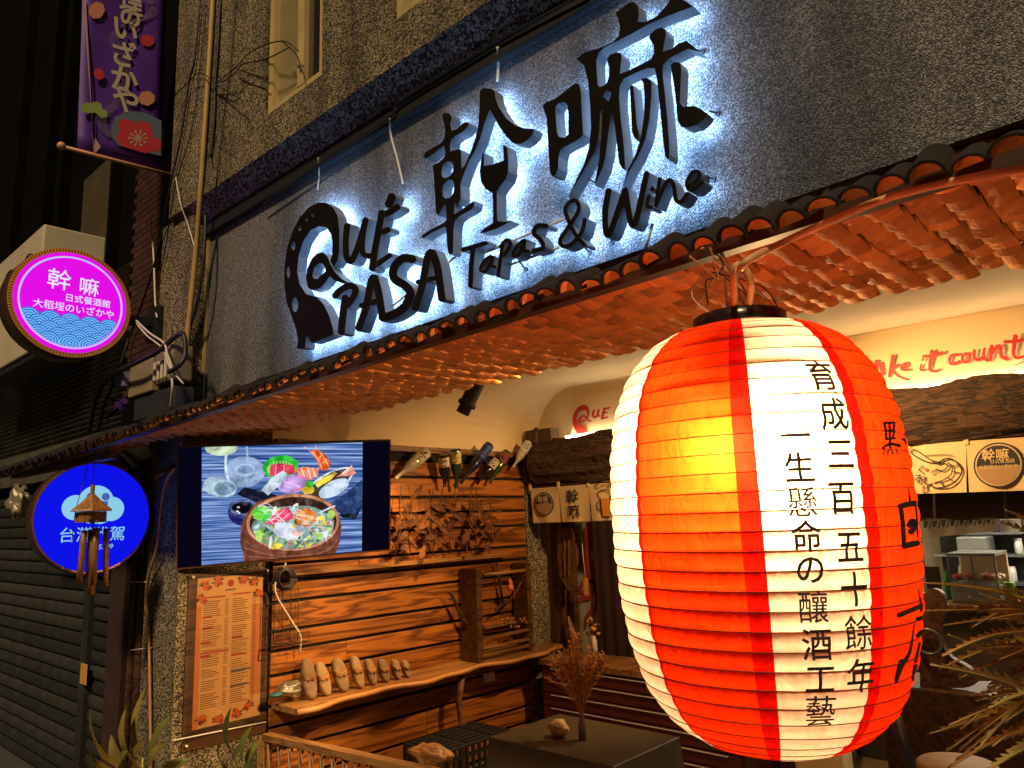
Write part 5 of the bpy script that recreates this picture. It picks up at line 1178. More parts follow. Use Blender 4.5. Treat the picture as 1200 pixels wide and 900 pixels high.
a = P(312, 860, Z=.62); b = P(560, 914, Z=.62); d_ = (b-a).normalized(); nn = V((-d_.y, d_.x, 0)); RL = (b-a).length+.6
FM = Matrix(((d_.x, nn.x, 0, a.x), (d_.y, nn.y, 0, a.y), (0, 0, 1, 0), (0, 0, 0, 1)))
G().box((0, -.03, .59), (RL, .03, .625), frame=FM).obj('top_rail', 'rail_wood', rl_); G().box((0, -.025, .08), (RL, .025, .12), frame=FM).obj('bottom_rail', 'rail_wood', rl_); G().box((-.04, -.03, .0), (.02, .03, .588), frame=FM).obj('post', 'rail_wood', rl_)
i = 0
while .06+i*.045 < RL:
    x = .06+i*.045; tube('spindle', [FM @ V((x, .012*(-1)**i, .121)), FM @ V((x-.012, 0, .35)), FM @ V((x-.03+.06*(i % 2), -.012*(-1)**i, .589))], .006, 'bamboo', rl_, 6); i += 1
# ---------------------------------------------------------------- right: wooden bench with ring, stand leg
ch = thing('carved_wooden_chair', 'dark carved wooden chair with a metal ring right of the lantern', 'chair', (-1.3, 4.2, 0))
a = P(1082, 700, Y=4.3); b = P(1145, 850, Y=4.3)
cl_ = [(q.x, q.y) for q in spline([(1078,700,0),(1092,690,0),(1106,698,0),(1106,722,0),(1102,745,0),(1112,768,0),(1135,782,0),(1148,795,0),(1130,806,0),(1078,804,0)], 5)]
for k in range(1): G().poly([cl_], lambda x, y, k=k: P(x+k*16, y+k*5, Y=4.3+.16*k), (0, .05, 0)).obj('seat_back', 'dark_wood', ch, normals=True)
box('seat_base', (a.x-.25, 4.25, .01), (b.x+.2, 4.65, b.z+.15), 'dark_wood', ch, .01)
pr = P(1088, 752, Y=4.28); g = G().tube([pr+V((.06*math.cos(t), 0, .06*math.sin(t))) for t in [6.2832*i/20 for i in range(21)]], .008, 6, cap=False); g.obj('ring', 'steel', ch, True)
tag(tube('stand_leg', [P(1050, 840, d=2.3), P(1072, 915, d=2.25)], .018, 'black_paint'), 'black metal stand leg just below the lantern', 'stand')
sm = thing('stool', 'round pale stool top at the lower right', 'stool', tuple(P(1120, 895, Y=3.6))); flat('stool_tan', (.45, .30, .14), .6, var=.15, scale=10)
p_ = P(1122, 896, Y=3.6); G().lathe([(.13, -.03), (.15, -.02), (.15, .0), (.14, .008)], p_, (0, 0, 1), 24).obj('seat', 'stool_tan', sm, True)
for a_ in (0.4, 2.5, 4.6): tube('leg', [p_+V((.1*math.cos(a_), .1*math.sin(a_), -.03)), V((p_.x+.14*math.cos(a_), p_.y+.14*math.sin(a_), .006))], .014, 'dark_wood', sm)
dk = thing('wood_deck', 'pale weathered plank platform at the lower right behind the plant', 'deck', (-1.2, 3.9, 0))
wood('deck_pale', (.22, .18, .13), (.40, .34, .26), 0, 8., .6)
for k in range(8): box('plank', (-2.4, 2.55+.13*k, .25), (.9, 2.675+.13*k, .285), 'deck_pale', dk, .003)

# ================================================================ NEIGHBOUR HOUSE ON THE LEFT
nb = thing('neighbour_building', 'dark unlit neighbouring house with roller shutter on the left', 'building', (-7, 2.4, 0))
NY = 2.04
flat('brick_mosaic', (.052, .018, .016), .6, var=.3, scale=40)
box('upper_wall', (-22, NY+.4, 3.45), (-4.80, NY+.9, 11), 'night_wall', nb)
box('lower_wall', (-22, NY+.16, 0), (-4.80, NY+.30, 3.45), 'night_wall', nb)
sx1 = P(108, 700, Y=NY).x; sx0 = -11.5
# shutter slats, each a curved strip
def slat_mesh(x0, x1, h):
    v = []; f = []
    for x in (x0, x1):
        for k in range(7): a = math.pi*k/6; v.append((x, -.020*math.sin(a), h*.46*(-math.cos(a))))
    for k in range(6): f.append((k, 7+k, 8+k, k+1))
    me = bpy.data.meshes.new('shutter_slat'); me.from_pydata(v, [], f); me.materials.append(MATS['shutter_grey'])
    for p in me.polygons: p.use_smooth = True
    return me
shh = .098; sm_ = slat_mesh(sx0, sx1-.03, shh); z = .05
sm2 = slat_mesh(sx1+.10, P(131, 700, Y=NY).x+.02, shh)
shu = thing('roller_shutter', 'closed dusty grey roller shutter with horizontal slats', 'shutter', (-8, NY, 0))
while z < 2.2:
    inst('shutter_slat', sm_, Matrix.Translation((0, NY, z)), shu); inst('shutter_slat', sm2, Matrix.Translation((0, NY, z)), shu); z += shh
box('guide_rail', (sx1-.02, NY-.05, 0), (sx1+.085, NY+.06, 2.3), 'shutter_grey', shu, .006)
box('shutter_box', (sx0, NY-.10, 2.23), (-5.4, NY+.14, 2.50), 'corrugated', shu)
tag(box('brown_board', (P(131, 720, Y=1.95).x, 1.93, .0), (P(149, 720, Y=1.95).x, 1.96, 1.75), 'curtain_maroon'), 'tall dark brown board leaning beside the shutter', 'board')
for k, (x, r) in enumerate(((157, .028), (167, .036))):
    p_ = P(x, 700, Y=1.96); o = tube('bamboo_pole', [(p_.x, 1.96, 0), (p_.x, 1.965, 1.2), (p_.x+.01, 1.97, 2.25)], r, 'dark_wood'); tag(o, ['thinner dark upright pole left of the menu pillar', 'thicker dark upright pole next to the menu pillar'][k], 'pole', 'poles left of the menu pillar')
    for zz in ((1.58, .9) if k else ()):
        pass
wire('cable', [P(203, 550, Y=1.78), P(192, 575, Y=1.80), P(184, 640, Y=1.84), P(172, 690, Y=1.88), P(175, 760, Y=1.88), P(177, 905, Y=1.88)], .008, 'cable_orange', 'thin brown cable hanging in front of the dark poles')
for k, (a, b) in enumerate((((152, 682), (174, 682)), ((153, 762), (178, 759)))): tag(tube('cable_tie', [P(*a, Y=1.91), P(*b, Y=1.89)], .004, 'cable_white', None, 5), ['upper pale tie around the dark poles', 'lower pale tie around the dark poles'][k], 'tie', 'ties around the poles')
tag(box('yellow_tag', P(93, 801, Y=1.97), P(102, 779, Y=1.97)+V((0, .006, 0)), 'tag_yellow', None, .004), 'small yellow tag hanging on the shutter rail', 'tag')
tag(lump('plastic_bag', P(22, 588, Y=1.86), .14, 'foil', (.8, .5, 1), .35, 11), 'crumpled shiny plastic bag above the roller shutter', 'bag')
# ribbed metal cladding over the shutter
g = G(); x0_, x1_ = -12.5, P(150, 320, Y=1.97).x-.02; z = 2.5; zz = []
k = 0
while z < 3.75:
    y0 = NY-.02-.035*(k % 2); g.v += [V((x0_, y0, z)), V((x1_, y0, z))]; 
    if k: b = len(g.v); g.f.append((b-4, b-3, b-1, b-2)); g.m.append(0)
    z += .021; k += 1
g.obj('ribbed_cladding', 'corrugated', nb)
for k, (x, w_) in enumerate(((186, .0), )):
    pass
a = P(100, 230, Y=2.36); b = P(130, 230, Y=2.36); box('lit_column', (a.x, NY+.30, 3.8), (b.x, NY+.40, 5.3), 'night_wall_tan', nb)
for x in (20, 55, 73, 132): a = P(x, 200, Y=2.36); box('window_bar', (a.x, NY+.30, 3.8), (a.x+.05, NY+.398, 9), 'night_wall', nb)
mp_ = thing('mosaic_pillar', 'dark red mosaic tiled pillar between the two houses', 'pillar', (-5.1, 1.98, 0))
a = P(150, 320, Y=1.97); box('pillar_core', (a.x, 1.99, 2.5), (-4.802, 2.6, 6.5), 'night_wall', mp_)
tm = bpy.data.meshes.new('mosaic_tile'); gq = G().box((-.045, -.006, -.021), (.045, 0, .021)); tm.from_pydata([tuple(q) for q in gq.v], [], gq.f); tm.materials.append(MATS['brick_mosaic'])
row = 0; z = 2.75; cnt = 0
while z < 4.6 and cnt < 298:
    x = a.x+.05+(.048 if row % 2 else 0)
    while x < -4.85 and cnt < 298: inst('mosaic_tile', tm, Matrix.Translation((x, 1.989, z)), mp_); x += .096; cnt += 1
    z += .048; row += 1
# ---------------------------------------------------------------- outdoor air conditioner
ac = thing('air_conditioner', 'big cream outdoor air conditioner with round grilles behind the pink sign', 'air conditioner', (-6.3, 1.8, 3.5))
ax_ = -6.28; ay0, ay1 = 1.60, P(125, 277, X=ax_).y; az1 = 4.14; az0 = P(52, 402, Y=1.6).z
box('casing', (ax_-1.75, ay0, az0), (ax_, ay1, az1), 'ac_cream', ac, .012)
for k in range(3):
    cx_ = ax_-.30-.52*k; czz = (az0+az1)/2+.12
    for r_ in (.20, .165, .13, .095, .06): g = G().tube([(cx_+r_*math.cos(t), ay0-.012, czz+r_*math.sin(t)) for t in [6.2832*i/28 for i in range(29)]], .007, 5, cap=False); g.obj('grille_ring', 'ac_grille', ac, True)
    for t in range(12): a_ = math.pi*t/6; tube('grille_spoke', [(cx_+.04*math.cos(a_), ay0-.010, czz+.04*math.sin(a_)), (cx_+.2*math.cos(a_), ay0-.010, czz+.2*math.sin(a_))], .004, 'ac_grille', ac, 4)
    G().lathe([(.19, 0), (.19, .002)], (cx_, ay0-.004, czz), (0, 1, 0), 28).obj('fan_opening', 'ac_grille', ac)
box('bracket', (ax_-1.6, ay0+.02, az0-.05), (ax_-.05, NY+.36, az0-.002), 'dark_trim', ac)

# ================================================================ ROUND SIGNS
def disc_sign(name, label, c, r, thick, rim, rimw, facecol):
    t = thing(name, label, 'sign', tuple(c)); X_ = c[0]
    G().lathe([(r*.96, 0), (r, -.008), (r, -thick), (r*.95, -thick-.012)], c, (1, 0, 0), 56).obj('casing', 'sign_casing', t, True)
    fn = lambda h: (lambda x, y: V((X_+.002+h, c[1]+x, c[2]+y)))
    g = G().poly([circ(0, 0, r*.995, n=64), circ(0, 0, r-rimw, n=64)], fn(.004)); g.obj('rim', rim, t)
    g = G().poly([circ(0, 0, r-rimw, n=64)], fn(.001)); g.obj('face', facecol, t)
    return t, fn
flat('sign_casing', (.11, .055, .035), .35, .5); flat('rim_orange', (.50, .16, .02), .45, .2, emit=.25, ecol=(.75, .22, .02)); flat('rim_copper', (.45, .22, .12), .3, .7)
emis('pink_face', (.74, .004, .76), 1.05); emis('pale_lilac', (.50, .56, 1.0), 1.0); emis('wave_light', (.16, .50, .95), 1.0); emis('wave_dark', (.035, .12, .55), 1.0); emis('sign_white', (.78, .82, 1.), 1.0)
pc = P(84, 355, X=-4.72); PR = .325
ps, pf_ = disc_sign('round_sign', 'glowing pink round bar sign with blue waves on a black arm', pc, PR, .17, 'rim_orange', .028, 'pink_face')
g = G()
for k in range(120):
    a_ = 2*math.pi*k/120; g.poly([[((PR-.024)*math.cos(a_), (PR-.024)*math.sin(a_)), ((PR-.004)*math.cos(a_), (PR-.004)*math.sin(a_)), ((PR-.004)*math.cos(a_+.022), (PR-.004)*math.sin(a_+.022)), ((PR-.024)*math.cos(a_+.022), (PR-.024)*math.sin(a_+.022))]], pf_(.007))
g.obj('rim_ridges', 'rim_copper', ps)
g = G(); hh = .0014; ri = PR-.060
wr = .062; rows_ = [(-.118-.031*j) for j in range(5)]
for j, yy in enumerate(rows_):
    for i in range(-6, 7):
        xx = i*.105+(.0525 if j % 2 else 0)
        for q, (rr, m_) in enumerate(((.060, 1), (.054, 0), (.046, 1), (.040, 0), (.031, 1), (.025, 0), (.016, 1), (.010, 0))):
            lp = [(xx+rr*math.cos(t), yy+rr*.92*math.sin(t)-.0) for t in [2*math.pi*s/18 for s in range(18)]]
            lp = [(px_*min(1, (ri-.004)/max(1e-6, math.hypot(px_, py_))), py_*min(1, (ri-.004)/max(1e-6, math.hypot(px_, py_)))) for px_, py_ in lp]
            if math.hypot(xx, yy) > ri+.02: continue
            g.poly([lp], pf_(hh+q*.00012+j*.0011), mf=m_)
g.obj('wave_pattern', ['wave_light', 'wave_dark'], ps)
g = G().poly([circ(0, 0, PR-.05, n=64), circ(0, 0, PR-.060, n=64)], pf_(.0105)); g.obj('white_ring', 'pale_lilac', ps)
g = G().poly([circ(0, 0, PR-.0285, n=64), circ(0, 0, PR-.05, n=64)], pf_(.0103)); g.obj('pink_border', 'pink_face', ps)
g = G(); put_text(g, '幹', pf_(.0106), .13, .004, cx=-.075, cy=.125); put_text(g, '嘛', pf_(.0106), .115, .004, cx=.085, cy=.112); put_text(g, '日式餐酒館', pf_(.0106), .050, .003, cx=.085, cy=.026, align='CENTER'); put_text(g, '大稻埕のいざかや', pf_(.0106), .054, .004, cx=.015, cy=-.034)
g.obj('sign_text', 'sign_white', ps)
G().box((pc.x-.11, pc.y+PR, pc.z-.05), (pc.x-.05, 1.897, pc.z+.0)).obj('support_arm', 'black_paint', ps); G().box((pc.x-.15, 1.86, pc.z-.14), (pc.x+.0, 1.897, pc.z+.08)).obj('wall_plate', 'black_paint', ps)
bc = P(110, 606, X=-4.72); BRr = .315
emis('blue_face', (.004, .006, .80), 1.0); emis('cloud_pale', (.26, .60, .80), 1.0); emis('figure_grey', (.07, .12, .45), 1.0); emis('figure_blue', (.01, .015, .62), 1.0)
bs, bf = disc_sign('round_sign', 'glowing blue round sign with a pale cloud and two figures', bc, BRr, .10, 'rim_copper', .012, 'blue_face')
g = G()
for q, (x, y, rr) in enumerate(((-.10, .055, .070), (.005, .085, .095), (.09, .045, .070), (-.02, .03, .065), (.03, .03, .07), (.045, .0, .03))): g.poly([circ(x, y, rr, n=30)], bf(.0015+q*.00015))
g.poly([rect(-.10, -.012, .10, .05)], bf(.0026)); g.obj('cloud', 'cloud_pale', bs)
g = G().poly([circ(.055, .115, .022, n=20)], bf(.003)); g.poly([[(.04,.09),(.07,.09),(.065,.02),(.03,-.0),(.025,.01),(.045,.03)]], bf(.003)); g.obj('figure', 'figure_grey', bs)
g = G().poly([circ(-.025, .115, .022, n=20)], bf(.003)); g.poly([[(-.04,.09),(-.01,.09),(-.015,.02),(-.05,.0),(-.045,.03)]], bf(.003)); g.obj('figure', 'figure_blue', bs)
g = G(); put_text(g, '台灣代駕', bf(.0035), .088, .004, cx=.0, cy=-.095); put_text(g, '00-5209', bf(.0035), .040, .0, cx=.045, cy=-.168, shear=.15); g.obj('sign_text', 'cloud_pale', bs)
tube('support_arm', [bc+V((-.05, BRr, .05)), V((bc.x-.05, 1.897, bc.z+.05))], .02, 'black_paint', bs)
tag(tube('diagonal_string', [P(103, 545, X=-4.6), P(88, 600, X=-4.6), P(84, 635, X=-4.6)], .002, 'cable_black', None, 5), 'thin dark string crossing the blue round sign', 'string')

# ---------------------------------------------------------------- bamboo wind chime
wd_ = 4.0; wc = thing('wind_chime', 'bamboo wind chime with a small house roof hanging before the blue sign', 'wind chime', tuple(P(105, 700, d=wd_)))
pw = lambda x, y: P(x, y, d=wd_)
g0 = pw(107, 599)
G().lathe([(.11, 0), (.105, .010), (.06, .045), (.02, .085), (.014, .09)], g0, (0, 0, 1), 6).obj('roof', 'bamboo', wc)
G().lathe([(.075, -.055), (.075, .0)], g0-V((0, 0, .004)), (0, 0, 1), 10).obj('house_wall', 'bamboo', wc)
G().lathe([(.016, 0), (.016, .004)], pw(119, 607)-FW*.085, -FW, 12).obj('door_hole', 'black_paint', wc)
G().lathe([(.011, .085), (.011, .14)], g0, (0, 0, 1), 8).obj('top_peg', 'bamboo', wc)
for k, (xa, ya, xb, yb, r_) in enumerate(((99, 622, 93, 682, .016), (109, 620, 103, 698, .019), (117, 622, 117, 690, .014), (112, 622, 110, 684, .014), (103, 622, 100, 676, .014))):
    A = pw(xa, ya)+FW*(.03*(k % 3)); B_ = pw(xb, yb)+FW*(.03*(k % 3)); G().tube([A, A.lerp(B_, .5), B_], r_, 12, cap=True).obj('bamboo_pipe', 'bamboo', wc, True)
tube('cord', [g0+V((0, 0, .13)), V((g0.x, g0.y, 2.24))], .002, 'cable_black', wc, 4)
for k in range(5): tube('cord', [g0+V((.03*math.cos(k*1.26), .03*math.sin(k*1.26), -.05)), g0+V((.035*math.cos(k*1.26), .035*math.sin(k*1.26), -.11))], .0015, 'cable_black', wc, 4)

# ---------------------------------------------------------------- purple street banner
flat('banner_purple', (.10, .022, .32), .55, var=.15, scale=3); flat('print_cream', (.50, .42, .30), .7); flat('print_pink', (.55, .30, .30), .7); flat('print_salmon', (.58, .24, .14), .7); flat('print_red', (.50, .030, .045), .7); flat('print_green', (.26, .34, .08), .7); flat('print_slate', (.10, .15, .21), .7); flat('print_line', (.17, .13, .22), .7)
BNX = -4.75
bn = thing('street_banner', 'purple street banner with cream kana and red plum blossom', 'banner', tuple(P(140, 190, X=BNX)))
A, B, C_, D = P(97, -30, X=BNX), P(195, -30, X=BNX), P(190, 202, X=BNX), P(91, 174, X=BNX)
v = []; f = []
for j in range(13):
    for i in range(9): u, w_ = i/8, j/12; p = A.lerp(B, u).lerp(D.lerp(C_, u), w_); p.x += .006*math.sin(i*.9+j*.4); v.append(p)
for j in range(12):
    for i in range(8): q = j*9+i; f.append((q, q+9, q+10, q+1))
o = mk('cloth', v, f, 'banner_purple', bn, True); md = o.modifiers.new('s', 'SOLIDIFY'); md.thickness = .003
bfn = lambda h: (lambda zx, zy: P(zx/3.75, zy/3.75, X=BNX+.012+h))
def bprint(nm, loops, mat, h): 
    g = G()
    for lp in loops: g.poly([lp], bfn(h))
    return g.obj(nm, mat, bn)
bprint('stripe_print', [[(365,0),(378,0),(412,670),(418,605),(443,645),(415,677)]], 'print_pink', 0)
g = G()
for k in range(7): add_stroke(g, [(640+6*k,0),(690-8*k,60),(560-4*k,110),(480+8*k,160),(500+8*k,230),(540+6*k,330),(500+8*k,440),(420+8*k,520),(470+4*k,600)], 2.2, bfn(.001))
g.obj('line_print', 'print_line', bn)
for q in (sh(425,45,34,38,.5,20,.05), sh(645,432,36,32,0,20,.06)): bprint('petal_print', [q], 'print_salmon', .002)
for q in (sh(648,178,30,26,.3,16,.06), sh(435,325,22,26,-.5,16,.06)): bprint('petal_print', [q], 'print_red', .002)
bprint('pine_print', [[(355,470),(375,450),(400,452),(425,445),(445,455),(450,478),(472,490),(470,515),(445,518),(420,495),(385,497),(360,490)]], 'print_green', .003)
bprint('fan_print', [[(488,560),(505,515),(560,488),(640,495),(710,530),(708,685),(600,660),(520,640),(490,600)]], 'print_slate', .003)
bprint('blossom_print', [[(515,540),(540,520),(580,530),(600,545),(620,530),(655,540),(675,575),(670,600),(705,610),(708,650),(690,668),(660,665),(640,675),(600,662),(560,650),(525,635),(508,600),(525,575)]], 'print_red', .004)
g = G()
for k in range(10): a_ = 6.2832*k/10; add_stroke(g, [(607, 607), (607+38*math.cos(a_), 607+32*math.sin(a_))], 3.5, bfn(.005)); g.poly([circ(607+38*math.cos(a_), 607+32*math.sin(a_), 5, n=8)], bfn(.0055))
g.obj('stamen_print', 'print_cream', bn)
g = G()
for ch_, cx_, cy_, s_ in (('埕', 575, 12, 105), ('の', 573, 78, 100), ('い', 552, 130, 120), ('ざ', 548, 235, 120), ('か', 548, 348, 125), ('や', 552, 437, 125)):
    b0 = bfn(.006); put_text(g, ch_, lambda x, y: b0(x, -y+ .28*(x-cx_)*1.0), s_, .025, cx=cx_, cy=-cy_)
g.obj('kana_text', 'print_cream', bn)
tube('bottom_pole', [P(70, 171, X=BNX), P(204, 206, X=BNX)], .012, 'cable_orange', bn); lump('pole_knob', P(72, 171, X=BNX), .025, 'cable_orange', (1, 1, 1), .0, 1, bn, 2)

# ---------------------------------------------------------------- conduit, junction boxes and loose cables on the pillar
PYF = 1.895
wire('conduit', [P(250, -10, Y=YU-.02), P(246, 60, Y=YU-.02), P(236, 210, Y=YU-.02), P(230, 290, Y=PYF-.02), P(219, 400, Y=PYF-.02), P(210, 470, Y=PYF-.02)], .016, 'conduit_yellow', 'yellow plastic conduit running up the speckled pillar', 'conduit')
jb = thing('junction_box', 'beige cable junction box on the pillar below the pink sign', 'junction box', tuple(P(180, 460, Y=1.75)))
flat('box_beige', (.24, .185, .11), .5, var=.25, scale=10)
a, b = P(147, 440, Y=1.72), P(174, 425, Y=1.72); d0 = P(150, 465, Y=1.72)
box('beige_box', (a.x, 1.74, d0.z), (b.x, 1.86, a.z+.06), 'box_beige', jb, .008); a2, b2 = P(175, 430, Y=1.74), P(203, 420, Y=1.74); box('splice_box', (b.x+.012, 1.75, d0.z+.03), (b2.x-.05, 1.88, a.z+.10), 'box_beige', jb, .015)
for k in range(4): box('clip', (b.x+.03+.05*k, 1.735, d0.z+.05), (b.x+.05+.05*k, 1.749, d0.z+.16), 'cable_white', jb, .004)
box('lower_box', (a.x+.05, 1.76, d0.z-.15), (b2.x-.02, 1.88, d0.z-.005), 'dark_trim', jb, .01)
flat('tape_lilac', (.20, .17, .42), .5); flat('tape_purple', (.06, .02, .14), .4)
tag(box('lilac_box', P(136, 455, Y=1.70), P(145, 435, Y=1.70)+V((0, .05, 0)), 'tape_lilac', None, .004), 'small lilac plastic box left of the beige junction box', 'box')
g = G().tube([P(125, 488, Y=1.7), P(146, 470, Y=1.7)], .022, 6); g.tube([P(128, 468, Y=1.7), P(145, 478, Y=1.7)], .02, 6); tag(g.obj('purple_bundle', 'tape_purple'), 'bundle of dark purple plastic strips under the junction box', 'bundle')
W = lambda pts, r, m_, lab: wire('cable', [P(x, y, Y=yy) for x, y, yy in pts], r, m_, lab)
W([(105, 505, 1.75), (112, 470, 1.7), (128, 442, 1.68), (160, 425, 1.66), (185, 412, 1.7), (205, 395, 1.75), (215, 392, 1.75), (217, 415, 1.75), (210, 428, 1.72), (198, 436, 1.7)], .014, 'cable_black', 'thick black cable looping beside the yellow conduit')
W([(115, 505, 1.78), (122, 475, 1.74), (132, 450, 1.72), (130, 440, 1.70)], .010, 'cable_black', 'black cable curving down left of the junction box')
W([(235, 0, YU-.02), (228, 70, YU-.02), (222, 95, YU-.02), (212, 160, YU-.02), (200, 215, YU-.02), (190, 270, PYF-.02), (175, 330, 1.9), (150, 400, 1.95), (140, 430, 1.8)], .007, 'cable_black', 'long black cable sagging down the left side of the pillar')
W([(240, 0, YU-.015), (236, 60, YU-.015), (225, 150, YU-.015), (205, 220, YU-.015), (192, 300, PYF-.015), (170, 400, 1.9)], .004, 'cable_black', 'thin black cable alongside the long sagging one')
W([(258, 0, YU-.015), (255, 60, YU-.015), (252, 100, YU-.015), (251, 140, YU-.015), (247, 185, YU-.015)], .008, 'cable_black', 'dark cable right of the conduit on the upper wall')
W([(276, 0, YU-.012), (270, 80, YU-.012), (262, 140, YU-.012), (255, 200, YU-.012), (252, 240, PYF-.015)], .004, 'cable_black', 'faint thin cable between conduit and window')
W([(206, 208, 1.82), (212, 240, 1.84), (220, 262, 1.88), (228, 290, PYF-.02), (229, 300, PYF-.02)], .004, 'cable_white', 'thin pale wire dropping from the banner pole end')
W([(178, 250, 1.9), (177, 265, 1.9), (180, 300, 1.9), (182, 355, 1.88), (184, 372, 1.85)], .006, 'cable_white', 'pale wire hanging beside the mosaic pillar')
W([(157, 373, 1.75), (175, 390, 1.72), (192, 402, 1.72), (196, 415, 1.7), (202, 432, 1.7)], .006, 'cable_white', 'pale wire from the pink sign to the junction box, upper one')
W([(157, 375, 1.75), (172, 393, 1.73), (190, 408, 1.73), (199, 430, 1.71), (215, 450, 1.75)], .005, 'cable_white', 'pale wire from the pink sign to the junction box, lower one')
W([(201, 440, 1.72), (202, 455, 1.72), (200, 478, 1.75)], .007, 'cable_white', 'short pale cable under the splice box')
W([(241, 250, PYF), (239, 300, PYF-.01), (232, 350, PYF-.01), (222, 390, PYF-.01), (220, 440, PYF-.01), (226, 470, PYF-.01)], .010, 'cable_black', 'black cable snaking right of the yellow conduit')
rt = thing('bare_vine', 'bare twiggy vine hanging across the wall beside the window', 'vine', tuple(P(250, 100, Y=YU)))
vr = random.Random(8)
for pts in ([(252, 98), (275, 80), (295, 60), (330, 48), (350, 60)], [(252, 98), (268, 92), (285, 75), (310, 70), (340, 55)], [(252, 98), (235, 85), (222, 95), (205, 112)], [(275, 80), (290, 85), (312, 95)], [(252, 98), (262, 105), (285, 118)], [(330, 48), (348, 65), (352, 85)]):
    tube('twig', spline([P(x, y, Y=YU-.03-vr.uniform(0, .05)) for x, y in pts], 5), .0035, 'cable_black', rt, 5)

# ================================================================ PLANTS
flat('leaf_green', (.105, .115, .028), .35, var=.4, scale=8); flat('leaf_olive', (.20, .15, .035), .45, var=.4, scale=10)
def leaf_to(name, b, t, width, mat, parent, up=(0, 0, 1), bend=.12, n=8):
    b, t = V(b), V(t); d = t-b; L_ = d.length; s = d.cross(V(up)); s = s.normalized() if s.length > 1e-4 else V((1, 0, 0)); nrm = s.cross(d).normalized(); v = []; f = []
    for i in range(n+1):
        u = i/n; w = width*math.sin(math.pi*min(.04+u*.96, 1))**.75*(1-.25*u); p = b+d*u+nrm*bend*L_*math.sin(math.pi*u)
        v += [p-s*w+nrm*w*.25, p, p+s*w+nrm*w*.25]
    for i in range(n): f += [(i*3, i*3+1, i*3+4, i*3+3), (i*3+1, i*3+2, i*3+5, i*3+4)]
    return mk(name, v, f, mat, parent, True)
pl = thing('broad_leaf_plant', 'broad leaved green plant at the lower left beside the poles', 'plant', tuple(P(165, 930, d=3.6)))
pb = P(165, 925, d=3.6)
for x, y, dd, w_ in ((106, 831, 3.4, .040), (101, 868, 3.4, .036), (112, 893, 3.3, .036), (148, 828, 3.6, .034), (172, 803, 3.7, .030), (203, 836, 3.6, .026), (172, 868, 3.3, .034), (150, 880, 3.2, .034), (196, 870, 3.5, .030), (205, 905, 3.3, .034), (130, 860, 3.7, .03), (225, 890, 3.6, .028)):
    tp = P(x, y, d=dd); b0 = pb.lerp(tp, .30); leaf_to('leaf', b0, tp, w_*1.45, 'leaf_green' if x % 2 else 'leaf_olive', pl, (0, -1, .4)); tube('leaf_stalk', [pb, b0], .005, 'leaf_olive', pl, 5)
G().lathe([(.10, 0), (.13, .22), (.135, .24)], (pb.x, pb.y, .0), (0, 0, 1), 20).obj('pot', 'fascia_brown', pl, True); tube('trunk', [(pb.x, pb.y, .2), tuple(pb)], .012, 'leaf_olive', pl)
p2 = thing('broad_leaf_plant', 'slim green plant leaning against the menu board', 'plant', tuple(P(275, 925, d=3.7))); pb = P(278, 925, d=3.75)
for x, y, dd, w_ in ((271, 828, 3.72, .032), (258, 868, 3.6, .026), (296, 850, 3.75, .028), (306, 868, 3.75, .026), (285, 870, 3.6, .026), (300, 893, 3.6, .024)):
    tp = P(x, y, d=dd); b0 = pb.lerp(tp, .4); leaf_to('leaf', b0, tp, w_*1.3, 'leaf_green', p2, (0, -1, .4)); tube('leaf_stalk', [pb, b0], .004, 'leaf_olive', p2, 5)
G().lathe([(.09, 0), (.12, .20), (.125, .22)], (pb.x, pb.y, .0), (0, 0, 1), 20).obj('pot', 'fascia_brown', p2, True); tube('trunk', [(pb.x, pb.y, .2), tuple(pb)], .010, 'leaf_olive', p2)
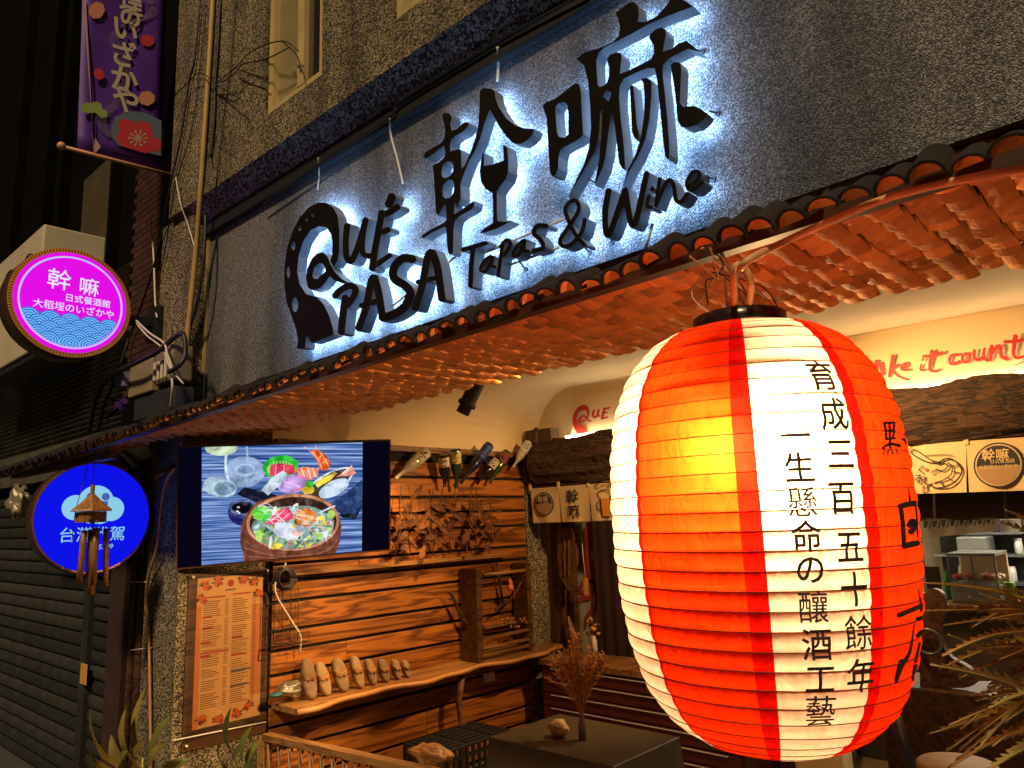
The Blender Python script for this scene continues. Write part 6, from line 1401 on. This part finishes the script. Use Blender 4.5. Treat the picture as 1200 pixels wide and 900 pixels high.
# spiny plant at the right edge
flat('spiny_leaf', (.27, .135, .045), .45, var=.5, scale=14); flat('spiny_green', (.26, .20, .055), .45, var=.4, scale=12)
sp = thing('spiny_plant', 'dry brownish spiny leaved plant filling the lower right corner', 'plant', tuple(P(1290, 830, d=2.0)))
def frond(base, tip, width, mat, sag=.05, teeth=16):
    b, t = V(base), V(tip); d = t-b; L_ = d.length; s = d.cross(FW).normalized(); nrm = s.cross(d).normalized(); v = []; f = []; cl = []
    for i in range(teeth*2+1):
        u = i/(teeth*2); p = b+d*u+V((0, 0, 1))*(sag*L_*math.sin(math.pi*u)); w = width*(math.sin(math.pi*(.12+.86*u))**.7)*(1-.45*u)
        k = random.uniform(.75, 1.45) if i % 2 else random.uniform(.3, .5); fw_ = d.normalized()*(width*.7 if i % 2 else 0)
        v += [p-s*w*k+fw_+nrm*w*.55*k, p, p+s*w*k+fw_+nrm*w*.55*k]
    for i in range(teeth*2): f += [(i*3, i*3+1, i*3+4, i*3+3), (i*3+1, i*3+2, i*3+5, i*3+4)]
    o = mk('frond', v, f, mat, sp); tube('midrib', [v[i*3+1]-nrm*.001 for i in range(0, teeth*2+1, 2)], .0022, 'leaf_olive', o, 5)
fr_ = [((1078, 683), (1250, 718), .015), ((1080, 716), (1260, 715), .016), ((1138, 736), (1250, 705), .017), ((1111, 744), (1260, 815), .020), ((1104, 769), (1250, 748), .014), ((1090, 779), (1250, 830), .022), ((1089, 860), (1270, 800), .022), ((1109, 881), (1270, 820), .022), ((1115, 898), (1260, 850), .020), ((1150, 908), (1265, 850), .022), ((1172, 612), (1280, 680), .015), ((1178, 598), (1280, 650), .014), ((1160, 690), (1270, 730), .014), ((1178, 726), (1240, 800), .018), ((1150, 820), (1260, 825), .020), ((1135, 700), (1260, 760), .014), ((1180, 880), (1280, 840), .024), ((1165, 768), (1265, 800), .018)]
fr2 = random.Random(5)
fr_ += [((1120+fr2.uniform(-25, 60), 690+11*q+fr2.uniform(-12, 12)), (1250+fr2.uniform(0, 30), 740+4*q+fr2.uniform(-30, 30)), fr2.uniform(.013, .021)) for q in range(20)]
for k, (t_, b_3, w_) in enumerate(fr_): d0_ = 1.75+.5*fr2.random(); frond(P(*b_3, d=d0_+.12), P(*t_, d=d0_), w_*1.05, 'spiny_leaf' if k % 3 else 'spiny_green', fr2.uniform(-.02, .09), 13+k % 5)
rb = P(1290, 830, d=2.0); tube('stem', [(rb.x, rb.y, .3), tuple(rb), tuple(rb+V((0, 0, .25)))], [.03, .025, .015], 'bark', sp); G().lathe([(.14, 0), (.18, .28), (.19, .31)], (rb.x, rb.y, .0), (0, 0, 1), 24).obj('pot', 'fascia_brown', sp, True)
